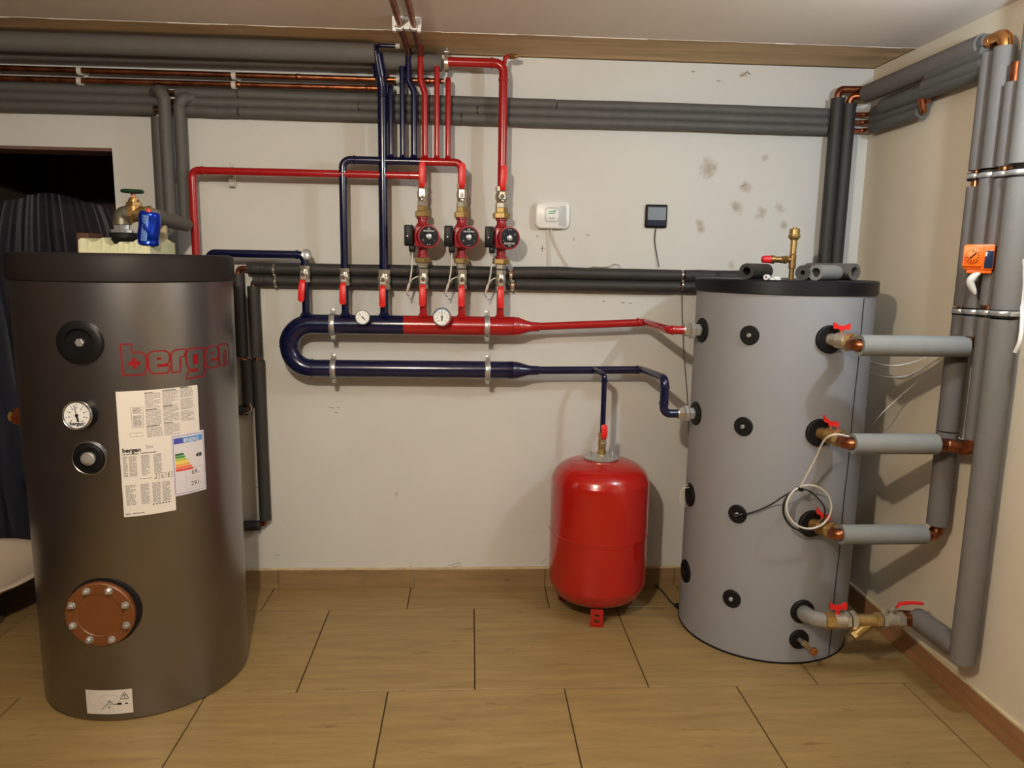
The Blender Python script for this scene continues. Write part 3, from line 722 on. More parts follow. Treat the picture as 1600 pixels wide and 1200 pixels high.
# ---------- right tank
tr = thing('buffer_tank', 'pale grey buffer tank with a black lid and a row of black ports', 'water tank', (RT[0], RT[1], 0))
obj('jacket', latho([(0, RT[2] - 0.004), (0.004, RT[2]), (1.337, RT[2]), (1.341, RT[2] - 0.006)], (RT[0], RT[1], 0), Z_, 128), GREYT, tr)
obj('base_ring', latho([(-0.0, RT[2] + 0.002), (0.005, RT[2] + 0.003), (0.007, RT[2])], (RT[0], RT[1], 0), Z_, 128), BLACK, tr)
obj('lid', latho([(1.336, RT[2] + 0.003), (1.339, RT[2] + 0.008), (1.381, RT[2] + 0.007), (1.386, RT[2] + 0.002), (1.386, 0)], (RT[0], RT[1], 0), Z_, 128), LIDR, tr)
bm = bmesh.new(); sweep(bm, [cylpt(RT, -57.2 - 3.5 * (1 - i / 30) + 0.3 * math.sin(i * .8), 0.004 + 1.324 * i / 30, 0.0005) for i in range(31)], 0.0022, 8); obj('seam', bm, SEAM, tr)
bm = bmesh.new()
for i in range(110):
    z = 0.01 + 1.31 * i / 110; a = -59.2 - 3.5 * (1 - i / 110); patch(bm, RT, a - 0.12, a + 0.12, z, z + 0.006, 0.0006, n=1)
s_ = obj('seam_stitching', bm, STITCH, tr, smooth=False); s_['kind'] = 'stuff'
for z in (1.194, 0.869, 0.545, 0.219): rosette(RT, -131.2, z, tr)
for z in (0.546, 0.231): rosette(RT, -177, z, tr, ro=0.046, bolt=False)
for z, a in ((1.192, -172.6), (0.872, -174.9)): rosette(RT, a, z, tr, ro=0.046, bolt=False)
PORTA = [(-83.5, 1.191), (-85.0, 0.866), (-84.8, 0.537)]
for a, z in PORTA: rosette(RT, a, z, tr, ro=0.048, rim=0.008, bolt=False)
rosette(RT, -86.0, 0.205, tr, ro=0.044, rim=0.006, bolt=False)
rd = rosette(RT, -86.8, 0.098, tr, ro=0.036, rim=0.006, bolt=False)
# drain cock at the lowest port
n = cyln(-80); p = cylpt(RT, -86.8, 0.098, 0.002)
t = thing('drain_cock', 'small brass drain cock at the foot of the grey tank', 'valve', p)
bm = bmesh.new(); cyl(bm, p, p + n * 0.03, 0.009); hexnut(bm, p + n * 0.028, p + n * 0.040, 0.012); obj('cock_body', bm, NICKEL, t)
bm = bmesh.new(); cyl(bm, p + n * 0.040, p + n * 0.085 - Z_ * 0.004, 0.0075); obj('cock_stem', bm, BRASS, t)
bm = bmesh.new(); cyl(bm, p + n * 0.080, p + n * 0.094 - Z_ * 0.002, 0.014, bev=0.002); obj('cock_cap', bm, COPPERN, t)
# sensor pocket cable ends on the left edge ports
# top of right tank
def top_group():
    y = -0.40; Q = lambda u, v: B(u, v, y)
    x = Q(1238, 410).x; z0 = 1.386
    t = thing('air_vent_assembly', 'brass air vent and red-capped safety valve on the black lid of the grey tank', 'valve', (x, y, z0))
    bm = bmesh.new(); cyl(bm, (x, y, z0), (x, y, Q(1238, 394).z), 0.0095); cyl(bm, (x, y, Q(1238, 420).z), (x, y, Q(1238, 398).z), 0.013, bev=0.002)
    zt = Q(1238, 406).z; cyl(bm, (x, y, zt), (x - 0.035, y, zt), 0.0105); hexnut(bm, (x - 0.020, y, zt), (x - 0.032, y, zt), 0.015); obj('brass_tee', bm, BRASSD, t)
    bm = bmesh.new()
    for v0, v1, r in [(396, 392, .012), (392, 386, .011), (386, 384, .0125), (384, 375, .012)]: cyl(bm, (x, y, Q(1238, v0).z), (x, y, Q(1238, v1).z), r)
    zz = Q(1238, 375).z; lathe(bm, [(0, 0.013), (0.006, 0.019), (0.010, 0.0215), (0.018, 0.0215), (0.020, 0.019), (0.038, 0.019), (0.041, 0.016), (0.042, 0.008), (0.046, 0.008), (0.046, 0)], (x, y, zz), Z_, 32)
    obj('air_vent', bm, BRASS, t)
    bm = bmesh.new(); a = xyz(x - 0.033, y, zt); hexnut(bm, a, a - X_ * 0.012, 0.014); cyl(bm, a - X_ * 0.012, a - X_ * 0.036, 0.0115); cyl(bm, a - X_ * 0.036, a - X_ * 0.052, 0.0155, bev=0.002); obj('safety_valve_body', bm, BRASSD, t)
    bm = bmesh.new(); lathe(bm, [(0, 0.0145), (0.020, 0.0145), (0.030, 0.0115), (0.032, 0.008), (0.032, 0)], a - X_ * 0.052, -X_, 10); obj('red_cap', bm, REDPL, t)
top_group()
def offcut(p0, p1, ro, ri, m, label, inner=None):
    bm = bmesh.new(); hollow(bm, p0, p1, ro, ri)
    return tag(obj('foam_offcut', bm, m), label, 'pipe insulation')
zl = 1.386
def onlid(u, y, r): return xyz(B(u, 430, y).x, y, zl + r)
offcut(onlid(1166, -0.545, .028), onlid(1196, -0.42, .028) , 0.0275, 0.0145, FOAMB, 'black foam tube offcut at the left on the grey tank lid')
offcut(onlid(1274, -0.60, .027), onlid(1300, -0.52, .027) + X_ * 0.012, 0.027, 0.0165, FOAML, 'pale grey foam tube offcut lying in front on the grey tank lid')
offcut(onlid(1335, -0.44, .031), onlid(1262, -0.24, .031), 0.031, 0.0185, FOAMM, 'mid grey foam tube offcut with open end at right on the grey tank lid')
offcut(onlid(1254, -0.57, .026), onlid(1262, -0.50, .026), 0.026, 0.008, FOAMB, 'short black foam offcut beside the brass air vent on the lid')
bm = bmesh.new(); hollow(bm, onlid(1197, -0.63, .009), onlid(1200, -0.615, .009), 0.009, 0.0045)
tag(obj('plastic_bushing', bm, WHITE), 'small white plastic bushing on the grey tank lid', 'bushing')
bm = bmesh.new(); lathe(bm, [(0, 0.014), (0.006, 0.015), (0.011, 0.008), (0.011, 0)], (onlid(1214, -0.6, 0).x, -0.6, zl), Z_, 9); box(bm, (onlid(1206, -0.6, 0).x, -0.60, zl + .003), (0.03, 0.012, 0.006), rot=Matrix.Rotation(0.4, 4, 'Z'))
tag(obj('plastic_scrap', bm, WHITE, smooth=False), 'white plastic scrap beside the bushing on the grey tank lid', 'scrap')

# ================================================================== EXPANSION VESSEL
VX, VY, VR = 0.537, -0.225, 0.200
ve = thing('expansion_vessel', 'glossy red expansion vessel standing on the floor below the pipes', 'expansion vessel', (VX, VY, 0))
prof = [(0.040, 0.0), (0.042, 0.05), (0.052, 0.10), (0.068, 0.145), (0.092, 0.178), (0.125, 0.195), (0.16, VR)]
prof += [(0.345, VR), (0.3465, VR + 0.0022), (0.3535, VR + 0.0022), (0.355, VR)]
prof += [(0.540, VR), (0.578, 0.194), (0.606, 0.178), (0.628, 0.150), (0.642, 0.112), (0.650, 0.07), (0.653, 0.03), (0.653, 0)]
def smoothprof(pr, n=4):
    out = []
    for i in range(len(pr) - 1):
        p0 = pr[max(0, i - 1)]; p1 = pr[i]; p2 = pr[i + 1]; p3 = pr[min(len(pr) - 1, i + 2)]
        if abs(p1[1] - p2[1]) < 1e-6 or (0.34 < p1[0] < 0.36): out.append(p1); continue
        for k in range(n):
            t = k / n; out.append(tuple(0.5 * ((2 * p1[j]) + (p2[j] - p0[j]) * t + (2 * p0[j] - 5 * p1[j] + 4 * p2[j] - p3[j]) * t * t + (3 * p1[j] - p0[j] - 3 * p2[j] + p3[j]) * t ** 3) for j in (0, 1)))
    out.append(pr[-1]); return [(t, max(0, r)) for t, r in out]
obj('vessel_shell', latho(smoothprof(prof), (VX, VY, 0), Z_, 96), REDTANK, ve)
fr = obj('flange_ring', latho([(0.648, 0.066), (0.652, 0.072), (0.658, 0.072), (0.661, 0.066), (0.662, 0.040), (0.668, 0.030), (0.668, 0)], (VX, VY, 0), Z_, 48), STEEL, ve, label='zinc flange ring on top')
for i in range(6):
    a = 2 * math.pi * i / 6 + 0.3; q = xyz(VX + 0.053 * math.cos(a), VY + 0.053 * math.sin(a), 0.659)
    bm = bmesh.new(); hexnut(bm, q, q + Z_ * 0.007, 0.0075); cyl(bm, q + Z_ * 0.007, q + Z_ * 0.012, 0.004, 8); obj('bolt', bm, STEEL, fr)
for k, a in enumerate((-98, 22, 142)):
    ar = math.radians(a); d = Vector((math.cos(ar), math.sin(ar), 0)); tt = Vector((-d.y, d.x, 0)); c = xyz(VX, VY, 0) + d * 0.165
    bm = bmesh.new()
    # vertical plate with two slots (built from bars) + foot
    wv = 0.050
    for zc, h in ((0.0365, 0.011), (0.0115, 0.013), (0.063, 0.022)): box(bm, c + Z_ * zc, (0.003, wv, h), axes=(d, tt, Z_))
    for s in (-1, 1):
        for zc, h in ((0.0245, 0.016), (0.047, 0.012)): box(bm, c + Z_ * zc + tt * s * 0.0175, (0.003, 0.015, h), axes=(d, tt, Z_))
    box(bm, c + Z_ * 0.0015 - d * 0.015, (0.034, wv, 0.003), axes=(d, tt, Z_))
    obj('foot_bracket', bm, REDTANK, ve, smooth=False)

# ================================================================== VALVES, PUMPS
def lever(p, up, L, m=REDPL, parent=None, out=Vector((0, -1, 0)), bend=0.012, wid=0.026):
    """flat lever: starts at stem p, cranks outwards, runs along up"""
    out = out.normalized(); up = up.normalized(); sd = up.cross(out)
    bm = bmesh.new()
    def seg(a, b_, wa, wb, th):
        vs = []
        for q, w_ in ((a, wa), (b_, wb)):
            vs.append([bm.verts.new(q + sd * s * w_ / 2 + out * o_ * th / 2) for s, o_ in ((-1, -1), (1, -1), (1, 1), (-1, 1))])
        for i in range(4): bm.faces.new((vs[0][i], vs[0][(i + 1) % 4], vs[1][(i + 1) % 4], vs[1][i]))
        bm.faces.new(vs[0]); bm.faces.new(vs[1])
    seg(p - up * 0.010, p + up * 0.018, 0.020, 0.020, 0.003)
    a = p + up * 0.018; b_ = a + up * 0.014 + out * bend; seg(a, b_, 0.020, wid * .8, 0.003)
    pl = obj('lever_plate', bm, NICKEL, parent, smooth=False)
    bm = bmesh.new(); n = 14; rings = []
    s0 = a + up * 0.004 + out * bend * 0.3
    for i in range(n + 1):
        t = i / n; q = s0.lerp(b_, min(1, t * 5)) if t < 0.2 else b_ + up * (L - 0.032) * (t - 0.2) / 0.8 + out * 0.004 * math.sin((t - .2) * 3.9)
        w_ = wid * (0.72 + 0.28 * min(1, t * 3)); 
        if t > 0.9: w_ *= 1 - ((t - 0.9) / 0.1) ** 2 * 0.45
        th = 0.0085
        rings.append([bm.verts.new(q + sd * w_ / 2 * math.copysign(abs(math.cos(k)) ** 0.6, math.cos(k)) + out * th / 2 * math.copysign(abs(math.sin(k)) ** 0.6, math.sin(k))) for k in [2 * math.pi * j / 12 for j in range(12)]])
    for i in range(n):
        for j in range(12): bm.faces.new((rings[i][j], rings[i][(j + 1) % 12], rings[i + 1][(j + 1) % 12], rings[i + 1][j]))
    bm.faces.new(rings[0]); bm.faces.new(rings[-1])
    h = obj('lever_grip', bm, m, parent)
    return h
def nutcap(p, out, parent, r=0.009):
    bm = bmesh.new(); out = out.normalized(); cyl(bm, p - out * 0.012, p, r * 0.8, 12); hexnut(bm, p, p + out * 0.008, r); cyl(bm, p + out * 0.008, p + out * 0.012, r * 0.5, 10)
    obj('stem_nut', bm, CHROME, parent)
def ball_valve(x, z0, z1, y, label, r=0.019, handle='down', hdx=0.0, L=0.105, group=None, body=NICKEL, extra=None, lettering=None):
    """vertical ball valve between heights z0<z1"""
    t = thing('ball_valve', label, 'valve', (x, y, z0), group)
    H = z1 - z0; bm = bmesh.new()
    hexnut(bm, (x, y, z0), (x, y, z0 + H * 0.22), r * 1.12); hexnut(bm, (x, y, z1 - H * 0.22), (x, y, z1), r * 1.12)
    lathe(bm, [(H * 0.20, r * 0.92), (H * 0.30, r * 0.95), (H * 0.38, r * 1.08), (H * 0.5, r * 1.14), (H * 0.62, r * 1.08), (H * 0.70, r * 0.95), (H * 0.80, r * 0.92)], (x, y, z0), Z_, 24)
    lathe(bm, [(0, r * .6), (r * 1.5, r * .6), (r * 1.55, r * .5)], (x, y, z0 + H * 0.5), -Y_, 14)
    obj('valve_body', bm, body, t)
    s = xyz(x, y - r * 1.62, z0 + H * 0.5)
    nutcap(s + xyz(0, -0.003, 0), -Y_, t)
    up = Z_ if handle == 'up' else -Z_
    g = lever(s, (up + X_ * hdx), L, parent=t)
    if lettering:
        d = (up + X_ * hdx).normalized(); f = s + d * 0.040 - Y_ * 0.0245
        bm = flat_text(lettering, 0.015, 0.0003)
        for v in bm.verts:
            u, w_ = v.co.x, v.co.y; v.co = f + (d if handle == 'down' else d) * u * 0.9 + (d.cross(-Y_)) * (0.005 - w_) * 1.0
        obj('grip_lettering', bm, WHITE, g, smooth=False)
    return t

HY = -0.11
hx = {k: B(u, 480, HY).x for k, u in zip('123456', (478, 539.5, 600.5, 661.5, 721.5, 781.5))}
def zc(u, v, y=HY): return B(u, v, y).z

# ---- hydraulic header (U-shaped manifold) ----
zu = (zc(489, 506.5) + zc(802, 510)) / 2; zl_ = (zc(489, 574) + zc(802, 580)) / 2
zub0, zub1 = zc(489, 506.5), zc(802, 510)
RH = 0.0395; RL = 0.0365
hd = thing('pipe_header', 'U-shaped header of thick pipe, navy blue turning red on the upper run', 'pipe header', (0, HY, zl_))
xU = B(487, 540, HY).x; xs = B(631, 508, HY).x; xe = B(802, 508, HY).x
bm = bmesh.new()
pts = [xyz(xs, HY, zu)]
rb = (zu - zl_) / 2; zm = (zu + zl_) / 2
arc = [xyz(xU + rb * math.cos(a), HY, zm + rb * math.sin(a)) for a in [math.pi / 2 + math.pi * i / 24 for i in range(25)]]
pts += [xyz(xU + 0.02, HY, zu)] + arc + [xyz(xe, HY, zl_)]
rad = [RH] * 14 + [RL] * (len(pts) - 14)
sweep(bm, pts, rad, 32)
for q in (arc[0], arc[12], arc[24]):
    d = X_ if q is not arc[12] else Z_
    lathe(bm, [(-0.002, RL), (-0.001, RH + 0.001), (0.001, RH + 0.001), (0.002, RL)], q, d, 32)
obj('blue_body', bm, BLUE, hd)
bm = bmesh.new(); L = xe - xs
xt = B(832, 508, HY).x; red_end = xt - xs
lathe(bm, [(0, RH + 0.0005), (L - 0.003, RH + 0.0005), (L, RH + 0.002), (L + 0.003, RH + 0.0005), (L + 0.02, RH - 0.001), (L + (red_end - L) * 0.5, RH * 0.8), (L + (red_end - L) * 0.8, RH * 0.58), (red_end, 0.020), (red_end + 0.028, 0.0185), (red_end + 0.03, 0.016)], (xs, HY, zu), X_, 32)
obj('red_body', bm, RED, hd)
bm = bmesh.new()
L2 = B(832, 578, HY).x - xe
lathe(bm, [(-0.02, RL), (0, RL), (0.001, RL + 0.002), (0.004, RL + 0.0005), (0.02, RL - 0.001), (L2 * 0.5, RL * 0.8), (L2 * 0.8, RL * 0.58), (L2, 0.020), (L2 + 0.026, 0.0185), (L2 + 0.028, 0.016)], (xe, HY, zl_), X_, 32)
obj('blue_reducer', bm, BLUE, hd)
ends = {'1': 443, '2': 447, '3': 452, '4': 450, '5': 450, '6': 452}
for k in '123456':
    m = BLUE if k in '123' else RED
    bm = bmesh.new(); zt = zc(600, ends[k]); rr = 0.0150 if k != '3' else 0.0175
    cyl(bm, (hx[k], HY, zu), (hx[k], HY, zt + 0.012), rr, 20)
    lathe(bm, [(0, rr + 0.012), (0.006, rr + 0.005), (0.014, rr)], (hx[k], HY, zu + RH - 0.004), Z_, 20)
    obj('stub', bm, m, hd)

# lower row of ball valves with red levers
zb = lambda v, u=600: zc(u, v)
low = [('1', 443, 417, 'down', -0.09, 'leftmost ball valve above the blue header, under the short blue elbow', None, .0185),
       ('2', 447, 420, 'down', -0.03, 'ball valve on the thin blue riser, second above the header', 'GENEBRE', .0185),
       ('3', 452, 421, 'down', -0.02, 'large ball valve under the thickest blue riser', 'GENEBRE', .0235),
       ('4', 450, 419, 'down', -0.02, 'ball valve with hanging red lever below the left pump', '', .0185),
       ('5', 450, 419, 'down', -0.02, 'ball valve with hanging red lever below the middle pump', '', .0185),
       ('6', 452, 419, 'down', 0.0, 'ball valve with hanging red lever below the right pump', '', .020)]
for k, v0, v1, h, dx, lab, txt, rr in low:
    txt = {'1': None, '2': None, '3': None, '4': 'DN20', '5': 'DN20', '6': None}[k]
    ball_valve(hx[k], zb(v0), zb(v1), HY, lab, r=rr, handle=h, hdx=dx, L=0.108, lettering=None)

# pumps
def pump(k, label, big=False, flip=False):
    x = hx[k] - (0.003 if not big else 0); y = HY
    Zp = lambda v: zc(700, v)
    t = thing('circulator_pump', label, 'pump', (x, y, Zp(402)))
    zct = Zp(371)
    bm = bmesh.new()
    zlo, zhi = Zp(403), Zp(339)
    Hh = zhi - zlo; mid = zct - zlo
    lathe(bm, [(0, 0.024), (0.010, 0.024), (0.012, 0.0185), (mid - 0.045, 0.0185), (mid - 0.034, 0.032), (mid - 0.015, 0.043), (mid, 0.046), (mid + 0.018, 0.043), (mid + 0.038, 0.031), (mid + 0.055, 0.019), (Hh - 0.012, 0.0185), (Hh - 0.010, 0.024), (Hh, 0.024)], (x, y, zlo), Z_, 32)
    obj('pump_casing', bm, PUMPR, t)
    ax = Vector((0.36, -1, 0)).normalized(); c0 = xyz(x, y, zct)
    sd = Z_.cross(ax).normalized()
    bm = bmesh.new(); lathe(bm, [(0.01, 0.046), (0.045, 0.046), (0.047, 0.0445), (0.085, 0.0445), (0.088, 0.043), (0.089, 0.0385), (0.086, 0.0375)], c0, ax, 40)
    for i in range(4):
        a = math.pi / 4 + math.pi / 2 * i; q = c0 + ax * 0.040 + (sd * math.cos(a) + Z_ * math.sin(a)) * 0.045; cyl(bm, q, q + ax * 0.012, 0.007, 8)
    box(bm, c0 + ax * 0.052 - X_ * 0.026, (0.034, 0.050, 0.078), bevel=0.004)
    mh = obj('motor_housing', bm, PUMPR, t)
    bm = latho([(0.084, 0.0378), (0.0875, 0.0378), (0.0875, 0)], c0, ax, 40); pl = obj('nameplate', bm, BLACK, t)
    bm = latho([(0.087, 0.011), (0.091, 0.011), (0.092, 0.009), (0.092, 0)], c0, ax, 16); box(bm, c0 + ax * 0.0925, (0.014, 0.002, 0.002), axes=(sd, Z_, ax)); obj('vent_screw', bm, STEEL, t)
    f = c0 + ax * 0.0879; rt_ = -sd if (-sd).x > 0 else sd
    bm = bmesh.new(); s = -1 if flip else 1
    tb = flat_text('GRUNDFOS', 0.0085, 0.0001); xs_ = [v.co.x for v in tb.verts]; cx = (min(xs_) + max(xs_)) / 2
    for v in tb.verts: v.co = f + rt_ * s * (v.co.x - cx) + Z_ * s * (v.co.y + 0.0185)
    obj('plate_lettering', tb, WHITE, pl, smooth=False)
    bm = bmesh.new()
    for dx, dz, w_, h_ in ((0, 0.031, 0.010, 0.002), (-0.003, 0.0285, 0.002, 0.004), (0.003, 0.0285, 0.002, 0.004), (-0.005, -0.031, 0.004, 0.002), (0.004, -0.031, 0.005, 0.002), (0.025, 0.010, 0.003, 0.0015), (-0.022, -0.012, 0.006, 0.0012), (-0.022, -0.016, 0.006, 0.0012), (0.022, -0.014, 0.004, 0.0012)):
        box(bm, f + rt_ * s * dx + Z_ * s * dz, (w_, 0.0006, h_), axes=(rt_, ax, Z_))
    obj('plate_marks', bm, OFFW, pl, smooth=False)
    # terminal box on the left
    tc = c0 - X_ * 0.049 - Y_ * 0.050
    bm = bmesh.new(); box(bm, tc + Z_ * 0.003, (0.034, 0.056, 0.080), bevel=0.004); box(bm, tc + xyz(0.012, 0.0, -0.047), (0.024, 0.036, 0.026), bevel=0.005)
    box(bm, tc + xyz(-0.001, -0.029, 0.003), (0.026, 0.004, 0.070), bevel=0.001)
    tb_ = obj('terminal_box', bm, BLACK, t)
    bm = bmesh.new(); cyl(bm, tc + xyz(-0.004, -0.030, 0), tc + xyz(-0.004, -0.0325, 0), 0.0025, 8); obj('cover_screw', bm, STEEL, tb_)
    # union nuts (brass hex above and below)
    rn = 0.031 if not big else 0.036
    for (a, b_) in ((Zp(340), Zp(331)), (Zp(411), Zp(403))):
        bm = bmesh.new(); hexnut(bm, (x, y, a), (x, y, b_), rn, bev=0.002); obj('union_nut', bm, BRASS, t)
    bm = bmesh.new(); hexnut(bm, (x, y, Zp(331)), (x, y, Zp(323)), 0.021 if not big else 0.026); obj('union_tail', bm, BRASS, t)
    bm = bmesh.new(); hexnut(bm, (x, y, Zp(419)), (x, y, Zp(411)), 0.021 if not big else 0.023); obj('union_tail', bm, NICKEL, t)
    # cable
    c = cable([tc + xyz(0.012, 0, -0.058), tc + xyz(0.010, 0.005, -0.11), tc + xyz(0.005, 0.012, -0.155), tc + xyz(-0.006, 0.03, -0.205), tc + xyz(-0.016, 0.07, -0.222)], 0.0032, WIREW, t)
    cable([tc + xyz(0.034, 0.05, -0.155), tc + xyz(0.012, 0.03, -0.165), tc + xyz(-0.006, 0.02, -0.19), tc + xyz(-0.012, 0.03, -0.225), tc + xyz(-0.006, 0.07, -0.235)], 0.0026, WIREW, t)
    return t
pump('4', 'leftmost of the three red circulator pumps')
pump('5', 'middle of the three red circulator pumps')
pump('6', 'rightmost red circulator pump with larger brass nuts', big=True, flip=True)
# upper valves
for k, lab, rr, v0, v1 in (('4', 'upper ball valve with raised red lever over the left pump', .0185, 323, 286), ('5', 'upper ball valve with raised red lever over the middle pump', .0185, 323, 286), ('6', 'larger upper ball valve with raised red lever over the right pump', .0235, 323, 290)):
    x = hx[k] - (0.003 if k != '6' else 0)
    t = ball_valve(x, zc(700, v0), zc(700, v1), HY, lab, r=rr, handle='up', hdx=0.02 if k != '6' else 0.05, L=0.118)
    bm = bmesh.new(); s = xyz(x, HY - rr * 1.3, zc(700, v0 - 13))
    for dx, dz in ((-0.006, 0.001), (0.006, 0.001), (0, -0.008)): lathe(bm, [(0, 0.005), (0.016, 0.005), (0.017, 0.003)], s + xyz(dx, 0, dz), -Y_, 10)
    obj('drain_screw', bm, CHROME, t)

# ================================================================== PAINTED PIPES
def painted(name, label, pts, r, m, bend=0.03, beads=(), cat='pipe', group=None, extra=None):
    t = thing(name, label, cat, Vector(pts[0]), group)
    bm = bmesh.new(); pipe(bm, pts, r, bend)
    for q, d in beads: collar(bm, q, d, r)
    if extra: extra(bm)
    obj('pipe_run', bm, m, t); return t
# P1: short blue pipe at left from tank to valve 1
z1b = zc(478, 417); zt1 = B(440, 397, HY).z
z397 = zc(480, 398); xL = B(326, 395, HY).x
t = painted('blue_pipe', 'short navy blue pipe from behind the silver tank to the leftmost ball valve',
        [xyz(-0.95, -0.362, z397 - 0.15), xyz(xL, HY, z397 - 0.15), xyz(xL, HY, z397), xyz(hx['1'], HY, z397), xyz(hx['1'], HY, z1b - 0.01)], 0.0155, BLUE, 0.026,
        beads=[(xyz(hx['1'] - 0.03, HY, z397), X_)])
bm = latho([(0, 0.019), (0.008, 0.021), (0.010, 0.017), (0.012, 0)], xyz(hx['1'] + 0.006, HY - 0.002, z397), (0.55, -0.85, 0.2), 24); obj('elbow_boss', bm, STEEL, t)
# P2: blue/red loop manifold
z253 = (zc(545, 249) + zc(720, 255)) / 2; xc = B(656, 253, HY).x
painted('blue_pipe', 'thin navy blue riser bending into the six-branch manifold',
        [xyz(hx['2'], HY, zc(540, 421)), xyz(hx['2'], HY, z253), xyz(xc, HY, z253)], 0.0155, BLUE, 0.030,
        beads=[(xyz(hx['2'], HY, z253 - 0.045), Z_), (xyz(hx['2'] + 0.045, HY, z253), X_)])
painted('red_pipe', 'red half of the branch manifold, bending down to the middle pump',
        [xyz(xc, HY, z253), xyz(hx['5'] - 0.003, HY, z253), xyz(hx['5'] - 0.003, HY, zc(720, 290))], 0.0158, RED, 0.030)
# branches
def br(u0, v0, name, label, pts, m, r=0.0105):
    x = B(u0, 243, HY).x
    P_ = [xyz(x, HY, z253)] + pts(x)
    def ex(bm): lathe(bm, [(0, r + 0.009), (0.006, r + 0.003), (0.014, r)], (x, HY, z253 + 0.010), Z_, 16)
    return painted(name, label, P_, r, m, 0.018, extra=ex)
zz = lambda u, v, y=HY: B(u, v, y).z
CY = -0.062
c1 = lambda u: B(u, 126, CY); 
zc2 = B(588, 138, CY).z
zc1 = B(690, 127, CY).z
br(611, 0, 'blue_pipe', 'navy branch pipe, shortest, left of the three blue branches', lambda x: [xyz(x, HY, zc2), xyz(x, CY, zc2), xyz(x - 0.012, CY, zc2)], BLUE)
br(629, 0, 'blue_pipe', 'navy branch pipe in the middle, rising behind the big grey pipe', lambda x: [xyz(x, HY, zz(630, 104))], BLUE)
br(647, 0, 'blue_pipe', 'navy branch pipe with a double bend, joined to ceiling copper', lambda x: [xyz(x, HY, zz(646, 142)), xyz(B(638, 125, HY).x, HY, zz(638, 126)), xyz(B(638, 80, HY).x, HY, zz(638, 76))], BLUE, 0.0125)
br(664, 0, 'red_pipe', 'red branch pipe with a double bend, joined to ceiling copper', lambda x: [xyz(x, HY, zz(664, 146)), xyz(B(657, 125, HY).x, HY, zz(657, 125)), xyz(B(657, 75, HY).x, HY, zz(657, 72))], RED, 0.0125)
br(682.5, 0, 'red_pipe', 'red branch pipe in the middle, rising to the big grey pipe', lambda x: [xyz(x, HY, zz(682, 104))], RED)
br(700, 0, 'red_pipe', 'red branch pipe on the right, ending at the upper copper pipe', lambda x: [xyz(x, HY, zc1), xyz(x, CY, zc1), xyz(x - 0.012, CY, zc1)], RED)
# thick blue riser
z90 = zz(594, 90)
def ex3(bm):
    a = B(592, 82, HY - 0.02); cyl(bm, xyz(hx['3'] - 0.006, HY, zz(595, 122)), xyz(hx['3'] - 0.020, HY - 0.02, zz(592, 84)), 0.025, 24, bev=0.006)
tx = painted('blue_pipe', 'thickest navy blue riser, running up to the big grey pipe at the ceiling',
        [xyz(hx['3'], HY, zc(600, 421)), xyz(hx['3'], HY, zz(598, 135)), xyz(hx['3'] - 0.018, HY - 0.02, zz(592, 84)), xyz(hx['3'] - 0.05, -0.150, zz(588, 84))], 0.0185, BLUE, 0.02,
        beads=[(xyz(hx['3'], HY, zz(598, 150)), Z_)], extra=ex3)
a = xyz(hx['3'] - 0.016, HY - 0.03, zz(592, 78))
bm = bmesh.new(); pipe(bm, [a, xyz(B(593, 72, -0.15).x, -0.15, B(593, 71, -0.15).z), B(618, 72, -0.15)], 0.0075, 0.014); obj('vent_branch', bm, BLUE, tx)
bm = bmesh.new(); cyl(bm, B(618, 72, -0.15), B(625, 72, -0.15), 0.0095, bev=0.001); obj('vent_cap', bm, OFFW, tx)
# red riser of pump 6 and joint to big grey pipe
z98 = zz(745, 98); x6 = hx['6']
t = painted('red_pipe', 'tall red riser from the right pump up to the ceiling',
        [xyz(x6, HY, zc(700, 291)), xyz(x6, HY, z98), xyz(B(700, 97, HY).x, HY, z98)], 0.0180, RED, 0.034, beads=[(xyz(x6, HY, z98 - 0.06), Z_), (xyz(x6 - 0.045, HY, z98), X_)])
bm = bmesh.new(); pipe(bm, [xyz(x6, HY, z98 - 0.02), xyz(x6 + 0.006, HY, z98 + 0.026), B(798, 88, HY)], 0.0085, 0.018); obj('vent_branch', bm, RED, t)
bm = bmesh.new(); hexnut(bm, B(796, 88, HY), B(804, 88, HY), 0.0125); cyl(bm, B(803, 88, HY), B(809, 88, HY), 0.008); obj('vent_cap', bm, BRASSD, t)
# left red pipe
za, zb_ = zz(303, 266), zz(648, 275); zr = (za + zb_) / 2
x0 = B(300, 268, HY).x
painted('red_pipe', 'long red pipe running from behind the silver tank across to the left pump',
        [xyz(x0, HY, zz(303, 440)), xyz(x0, HY, zr), xyz(hx['4'] - 0.003, HY, zr)], 0.0152, RED, 0.026,
        beads=[(xyz(x0 + 0.04, HY, zr), X_), (xyz(hx['4'] - 0.05, HY, zr), X_)])
painted('red_pipe', 'red tee piece hidden behind the raised lever of the left pump',
        [xyz(hx['4'] - 0.003, HY, zc(700, 287)), xyz(hx['4'] - 0.003, HY, zr + 0.022)], 0.0165, RED)
